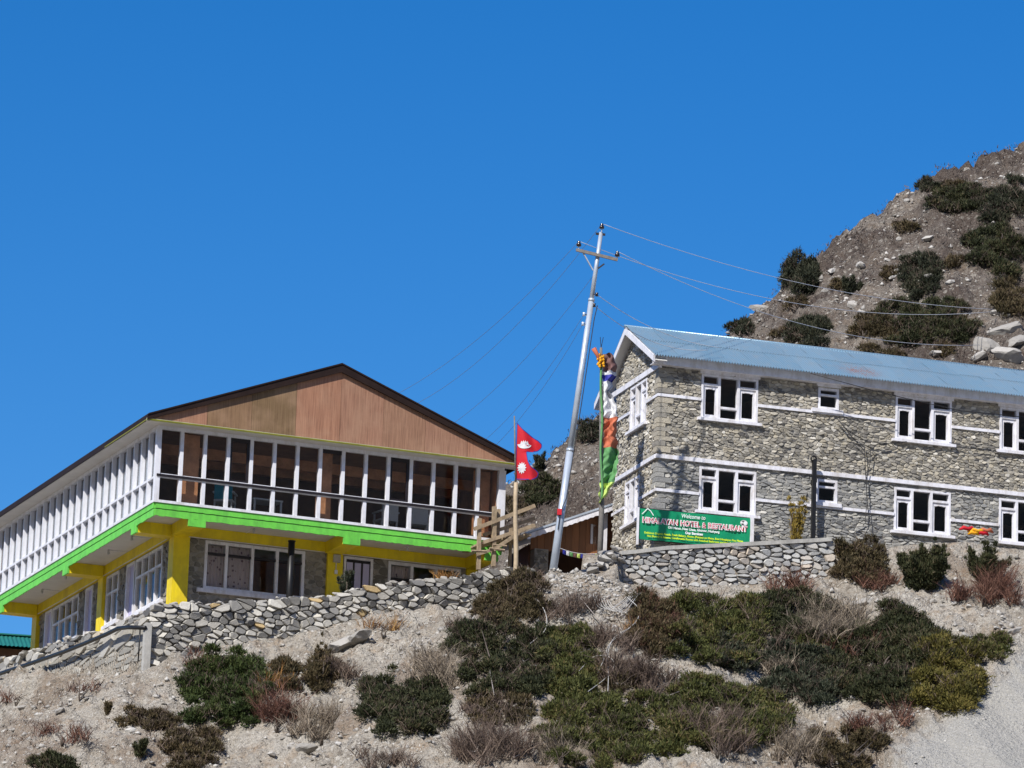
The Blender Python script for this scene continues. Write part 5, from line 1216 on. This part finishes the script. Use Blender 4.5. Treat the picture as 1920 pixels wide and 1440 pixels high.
twigs(1290, 1400, 1310, 1420, 'tw_br', 'brown brush inside the olive mats at the bottom')
for (a, b, c, d, m, l) in [(1100, 1215, 1150, 1240, 'tw_br', 'brown brush under the hose coils'), (860, 960, 1290, 1350, 'tw_br', 'dark brown brush under the broad thicket'), (1180, 1280, 1225, 1310, 'tw_br', 'grey brush between the brown juniper and the long mat'), (1540, 1660, 1170, 1240, 'tw_red', 'reddish brush in the heart of the lower right thicket'), (1395, 1500, 1190, 1270, 'tw_gry', 'straw coloured brush below the dark green juniper'), (1000, 1100, 1340, 1440, 'tw_gry', 'pale brush at the left rim of the bottom mat'), (540, 660, 1290, 1400, 'tw_gry', 'pale dry brush on the soil left of the low dark juniper'), (600, 700, 1215, 1290, 'tw_br', 'brown brush below the dark rock ledge'), (1440, 1540, 1330, 1440, 'tw_gry', 'pale brush on the bare soil at the bottom right of centre')]:
    twigs(a, b, c, d, m, l, n=50, hmul=.55)
shrub(1110, 1200, 1235, 1300, 'jbrn', 'sparse brown juniper below the hose ring', r_px=22, dens=.6, hf=.5)
shrub(880, 1000, 1300, 1370, 'jbrn', 'low brown-green mat left of the olive one at the bottom', r_px=26, dens=.7, hf=.45)
shrub(1490, 1570, 1150, 1230, 'jol', 'olive juniper filling the gap under the beige dry bush', r_px=26, hf=.55)
shrub(570, 640, 1225, 1300, 'jbrn', 'low ragged juniper at the foot of the thin upright one', r_px=20, dens=.7, hf=.6)
# on the terraces
tb = lambda fr, x, y, v: fr.W(*fr.front(x, y, v))
twigs(815, 885, 1062, 1092, 'tw_or', 'dry straw coloured grass on top of the stone wall', name='grass_tuft', cat='grass', base=tb(LF, 850, 1090, -.9), n=60)
twigs(905, 960, 1058, 1085, 'tw_br', 'dry brown bush on the wall top under the timber landing', base=tb(LF, 932, 1082, -.95), n=60)
twigs(975, 1010, 1050, 1085, 'tw_br', 'dry brown bush right of the flagpole foot', base=tb(LF, 990, 1080, -1.0), n=60)
upright(tb(LF, 648, 1112, -.9), .42, .5, 'jblue', 'small grey-green potted looking plant before the lodge door', lobes=6, cone=.1)
upright(tb(RF, 1492, 1018, -1.0), .55, .8, 'yelp', 'yellow leaved shrub before the hotel wall left of the black post', lobes=9, cone=-.5, dens=.45)
# on the hill
shrub(1462, 1532, 490, 570, 'jdark', 'dense dark juniper on the hill skyline above the roof', hill=True, r_px=24, hf=1.5, dens=1.2)
upright(hmarch(1497, 535), 1.0, 1.05, 'jdark', 'pointed top of a dark juniper on the skyline above the roof', lobes=9, cone=.6, dens=1.2)
upright(hmarch(1594, 550), .75, .72, 'jdark', 'small pointed juniper right of the skyline juniper', lobes=8, cone=.6)
shrub(1478, 1556, 600, 655, 'jdark', 'dark juniper just above the hotel roof', hill=True, r_px=20, hf=.9)
shrub(1735, 1862, 345, 402, 'jun', 'flat oval juniper mat high on the hill', hill=True, r_px=20, hf=.5)
shrub(1718, 1760, 335, 360, 'jdark', 'little dark bush on the skyline beside the oval mat', hill=True, r_px=12, hf=.8)
shrub(1815, 1915, 425, 520, 'jun', 'big dark juniper high at the right edge of the hill', hill=True, r_px=28, hf=.8)
shrub(1830, 1925, 352, 425, 'jdark', 'dark brown-green bush above the big juniper at the right edge', hill=True, r_px=22, hf=.6, dens=.8)
shrub(1688, 1765, 478, 562, 'jdark', 'ragged dark juniper in the middle of the hill', hill=True, r_px=20, hf=.8)
shrub(1640, 1832, 562, 652, 'jun', 'broad dark juniper thicket low on the hill behind the roof', hill=True, r_px=26, hf=.7)
shrub(1365, 1412, 600, 632, 'jdark', 'dark bush where the skyline meets the roof', hill=True, r_px=14, hf=.8)
shrub(1860, 1925, 530, 600, 'jbrn', 'brownish bush at the right edge low on the hill', hill=True, r_px=22, hf=.8)
shrub(1600, 1670, 590, 640, 'jbrn', 'brown bush left of the broad thicket on the hill', hill=True, r_px=20, hf=.7)
shrub(1650, 1700, 655, 690, 'jbrn', 'low brown bush right above the roof edge', hill=True, r_px=16)
upright(hmarch(1012, 882), .55, .65, 'jdark', 'little dark tree on the low skyline right of the flag', lobes=8, cone=.7)
shrub(1082, 1124, 790, 832, 'jdark', 'dark bush on the skyline behind the prayer banner', hill=True, r_px=17, hf=.9)
shrub(975, 1048, 895, 955, 'jun', 'dark juniper on the hill between flag and power pole', hill=True, r_px=20, hf=.8)
shrub(935, 985, 935, 970, 'jbrn', 'brown bush on the hill behind the flag', hill=True, r_px=16)
hb = random.Random(77); HL_ = ['dark', 'brown', 'olive']
for i in range(26):
    x = hb.uniform(1440, 1915); y0 = np.interp(x, [p[0] for p in sil], [p[1] for p in sil]); y = hb.uniform(y0+30, 690); k = hb.randrange(3)
    shrub(x-hb.uniform(12, 26), x+hb.uniform(12, 26), y-hb.uniform(8, 16), y+hb.uniform(6, 14), ('jdark', 'jbrn', 'jbrn')[k], 'small scrubby bush among the brown scrub of the hill', hill=True, r_px=13, hf=.6, dens=.8, group='small bushes on the hill')
# scrub that covers the hill, dry litter on the slope, gravel
rs = np.random.RandomState(7)
def cover(name, mat, n, xr, yr, zf, dens, h, spread, nt, kind_label, clear=None):
    X = rs.uniform(*xr, n); Y = rs.uniform(*yr, n); k = rs.rand(n) < dens(X, Y); X, Y = X[k], Y[k]; Z = zf(X, Y); Vs, ts = [], []
    for x, y, z in zip(X, Y, Z): v, t = twig_tris(np.array([x, y, z]), nt, rs.uniform(*h), spread, rs, wd=.012 if zf is hill_z else .007); Vs.append(v); ts.append(np.clip(t*.6+rs.rand()*.4, 0, 1))
    o = tris_obj(name, Vs, ts, M[mat]); tag(o, kind_label, None, None, 'stuff')
cover('hill_scrub', 'tw_hill', 7500, (-1.5, 18), (129, 152), hill_z, lambda x, y: .15+.85*np.clip((hlit(x, y)-.1)*1.6, 0, 1), (.07, .17), .5, 7, 'low brown scrub covering the hill behind the hotel')
cover('dry_litter', 'tw_br', 3900, (-15, 14.5), (107.5, 121), ground_z, lambda x, y: np.where(crest(x, y)[3] > 0, 0, np.clip(litter(x, y)*2.0, 0.12, 1)*(1-scree_mask(x, y))), (.06, .17), .25, 7, 'low dry brown litter and grass on the slope')
def gravel(name, n, xr, yr, zf, mat, size, dens, label):
    X = rs.uniform(*xr, n); Y = rs.uniform(*yr, n); k = rs.rand(n) < dens(X, Y); X, Y = X[k], Y[k]; n = len(X); Z = zf(X, Y)
    O = np.array([(1, 0, 0), (-1, 0, 0), (0, 1, 0), (0, -1, 0), (0, 0, 1), (0, 0, -1)], float); F = np.array([(0, 2, 4), (2, 1, 4), (1, 3, 4), (3, 0, 4), (2, 0, 5), (1, 2, 5), (3, 1, 5), (0, 3, 5)])
    s = size[0]*(size[1]/size[0])**(rs.rand(n)**2.2); V = O[None]*(s[:, None, None])*rs.uniform(.45, 1.15, (n, 6, 1))*np.array([1.2, 1, .75]); V = V+rs.normal(size=(n, 6, 3))*s[:, None, None]*.18
    a = rs.uniform(0, 6.28, n); c, sn = np.cos(a)[:, None], np.sin(a)[:, None]; Vx = V[:, :, 0]*c-V[:, :, 1]*sn; Vy = V[:, :, 0]*sn+V[:, :, 1]*c; V = np.stack([Vx, Vy, V[:, :, 2]], -1)+np.stack([X, Y, Z], -1)[:, None]
    FF = (F[None]+(np.arange(n)*6)[:, None, None]).reshape(-1, 3); o = np_mesh(name, V.reshape(-1, 3), FF, mat, tint=np.repeat(np.clip(rs.beta(2, 1.6, n), 0, 1), 8)); return tag(o, label, None, None, 'stuff')
infront = lambda x, y: np.where(crest(x, y)[3] > 0, 0., 1.)
gravel('loose_stones', 28000, (-16, 15), (107.5, 121), ground_z, M['rock'], (.012, .11), lambda x, y: infront(x, y)*np.where(scree_mask(x, y) > .5, .05, .35+.65*np.clip(fbm(x, y, 1.2, 3, 71)*2+.4, 0, 1)), 'small pale stones strewn over the slope')
gravel('hill_stones', 14000, (-1.5, 18), (129, 152), hill_z, M['rock'], (.02, .13), lambda x, y: np.clip(1.0-hlit(x, y)*1.25, .06, 1), 'pale stones strewn over the hill')
# rubble spilling below the power pole
def near_px(x0, y0, rx):
    c = march(x0, y0); return lambda x, y: infront(x, y)*np.clip(1.4-np.hypot((x-c[0])/rx, (y-c[1])/1.6), 0, 1)
gravel('rubble_chips', 5000, (.5, 4.2), (112.5, 118.5), ground_z, M['rock'], (.03, .12), near_px(1105, 1115, 1.3), 'grey stone chips spilling down below the power pole')
# rocks one can tell apart
rnd = random.Random(31)
for i in range(60):
    x, y = rnd.uniform(20, 1650), rnd.uniform(1200, 1435); P = march(x, y); 
    if crest(np.array([P[0]]), np.array([P[1]]))[3][0] > 0: continue
    place_rock(tuple(P), rnd.uniform(.07, .17), rnd, 'pale loose rock lying on the slope among the junipers', 'loose rocks on the slope')
for i in range(34):
    x = rnd.uniform(1640, 1915); y = rnd.uniform(1095, 1215); P = march(x, y); place_rock(tuple(P), rnd.uniform(.05, .14), rnd, 'pale stone on the bare ground below the right end of the hotel', 'stones below the hotel')
for x, y, sz, l in [(573, 1407, .26, 'flat pale slab on the soil at the bottom left of centre'), (800, 1365, .30, 'flat white slab at the foot of the dark juniper'), (1612, 1135, .36, 'pinkish boulder between the dry bush and the thicket'), (672, 1200, .42, 'dark overhanging rock ledge below the stone wall'), (640, 1212, .36, 'rock ledge block left of the dark overhang'), (1905, 1185, .3, 'grey boulder at the right edge above the gravel')]:
    place_rock(tuple(march(x, y)), sz, rnd, l, None, 'boulder', 1.5)
for i in range(46):                                    # rubble heap at the hotel corner
    t = rnd.random(); x = 1062+t*100+rnd.uniform(-8, 8); y = 1088-t*62+rnd.uniform(-6, 26); P = RF.W(*RF.front(x, y, -1.5+rnd.uniform(-.5, .4)+(1-t)*-.3))
    place_rock(tuple(P), rnd.uniform(.09, .22), rnd, 'broken slate block in the rubble heap at the hotel corner', 'rubble at the hotel corner', 'rubble_block', 1.5)
for x, y, sz, l in [(1427, 580, .34, 'white boulder on the skyline above the hotel roof'), (1612, 500, .2, 'pale rock below the ridge of the hill'), (1740, 450, .2, 'white rock in the upper middle of the hill'), (1850, 650, .42, 'big pale rock outcrop low at the right of the hill'), (1895, 672, .5, 'pale broken outcrop at the right edge of the hill'), (1882, 625, .5, 'upper block of the pale outcrop at the right of the hill'), (1908, 640, .42, 'right block of the pale outcrop at the edge of the hill'), (1835, 672, .3, 'lowest pale block of the outcrop just above the roof'), (1760, 665, .25, 'flat pale rock above the roof at right'), (1600, 575, .25, 'pale rock patch in the lower middle of the hill'), (1745, 522, .28, 'pale rock face in the middle of the hill'), (1560, 510, .22, 'pale bare rock left on the hill')]:
    place_rock(tuple(hmarch(x, y)), sz, rnd, l, None, 'boulder', 1.3)
for i in range(36):
    x = rnd.uniform(1420, 1915); y0 = np.interp(x, [p[0] for p in sil], [p[1] for p in sil]); y = rnd.uniform(y0+12, 690); place_rock(tuple(hmarch(x, y)), rnd.uniform(.08, .2), rnd, 'pale rock lying on the brown hill', 'rocks on the hill')
# hoses and sticks on the slope
def onslope(px, lift, k=24):
    P = [march(x, y)+np.array([0, -lift*.6, lift]) for x, y in px]; out = []
    for i in range(len(P)-1):
        p0, p1, p2, p3 = P[max(i-1, 0)], P[i], P[i+1], P[min(i+2, len(P)-1)]
        for t in np.linspace(0, 1, 6, endpoint=False): out.append(tuple(.5*((2*p1)+(-p0+p2)*t+(2*p0-5*p1+4*p2-p3)*t*t+(-p0+3*p1-3*p2+p3)*t**3)))
    return out+[tuple(P[-1])]
hz = [([(993, 1134), (1012, 1152), (1024, 1175), (1021, 1200), (997, 1222), (975, 1240), (985, 1262), (1005, 1266)], 'pale hose looping over the broad juniper thicket'), ([(1175, 1140), (1197, 1160), (1192, 1185), (1165, 1208), (1142, 1225), (1132, 1255), (1120, 1280)], 'pale hose snaking down from the rubble'), ([(1085, 1277), (1112, 1250), (1140, 1250), (1151, 1267), (1134, 1290), (1102, 1315)], 'pale hose ring on the brown brush'), ([(1222, 1150), (1200, 1170), (1190, 1190), (1150, 1215), (1138, 1250), (1140, 1280), (1139, 1315)], 'long pale hose hanging down the slope')]
for px, l in hz: wtube('hose', onslope(px, .20), .009, M['hose'], l, 'hose')
for i in range(7):
    a = 1112+i*5; wtube('hose', onslope([(a, 1125+i*3), (a+8, 1145+i*2), (a+28, 1152+i*2), (a+52, 1140-i), (a+62, 1128)], .10+.015*i), .008, M['hose'], 'pale hose in the coil on the rubble below the power pole', 'hose', 'coiled hoses on the rubble')
for px, l in [([(1207, 1335), (1255, 1318), (1302, 1300)], 'long pale stick across the olive mat'), ([(962, 1437), (1000, 1418), (1040, 1395), (1064, 1370)], 'pale pole lying up the slope at the bottom centre'), ([(1082, 1128), (1105, 1160), (1128, 1182)], 'straight pale stick below the brown bush'), ([(1378, 1335), (1384, 1360), (1396, 1378), (1398, 1400)], 'curved pale stick in the mat at the bottom'), ([(918, 1272), (922, 1295), (926, 1318)], 'thin dry stalk below the thicket'), ([(830, 1410), (860, 1412), (890, 1425), (905, 1405), (960, 1398)], 'crooked pale branch at the bottom centre left')]:
    wtube('stick', onslope(px, .16), .010, M['twig'], l, 'stick')
# bright cloth bundle by the hotel
cb = empty('cloth_bundle', RF.W(*RF.front(1832, 1000, -.9)), RF.yaw); tag(cb, 'red and yellow cloth bundle lying before the hotel wall at right', 'cloth')
for i, (c, dx, dz, w_) in enumerate([('redc', -.28, .08, .28), ('goldc', 0, .05, .34), ('orangec', .25, .08, .26), ('goldc', -.1, -.02, .2), ('redc', .15, .0, .22)]):
    mb = MB(); mb.tube([(dx-w_*.8, 0, dz-.03), (dx-w_*.4, -.03, dz+.03), (dx, -.05, dz), (dx+w_*.4, -.02, dz+.04), (dx+w_*.8, 0, dz-.02)], [.02, .06, .045, .06, .02], 7); mb.build('cloth_fold', M[c], cb, True)
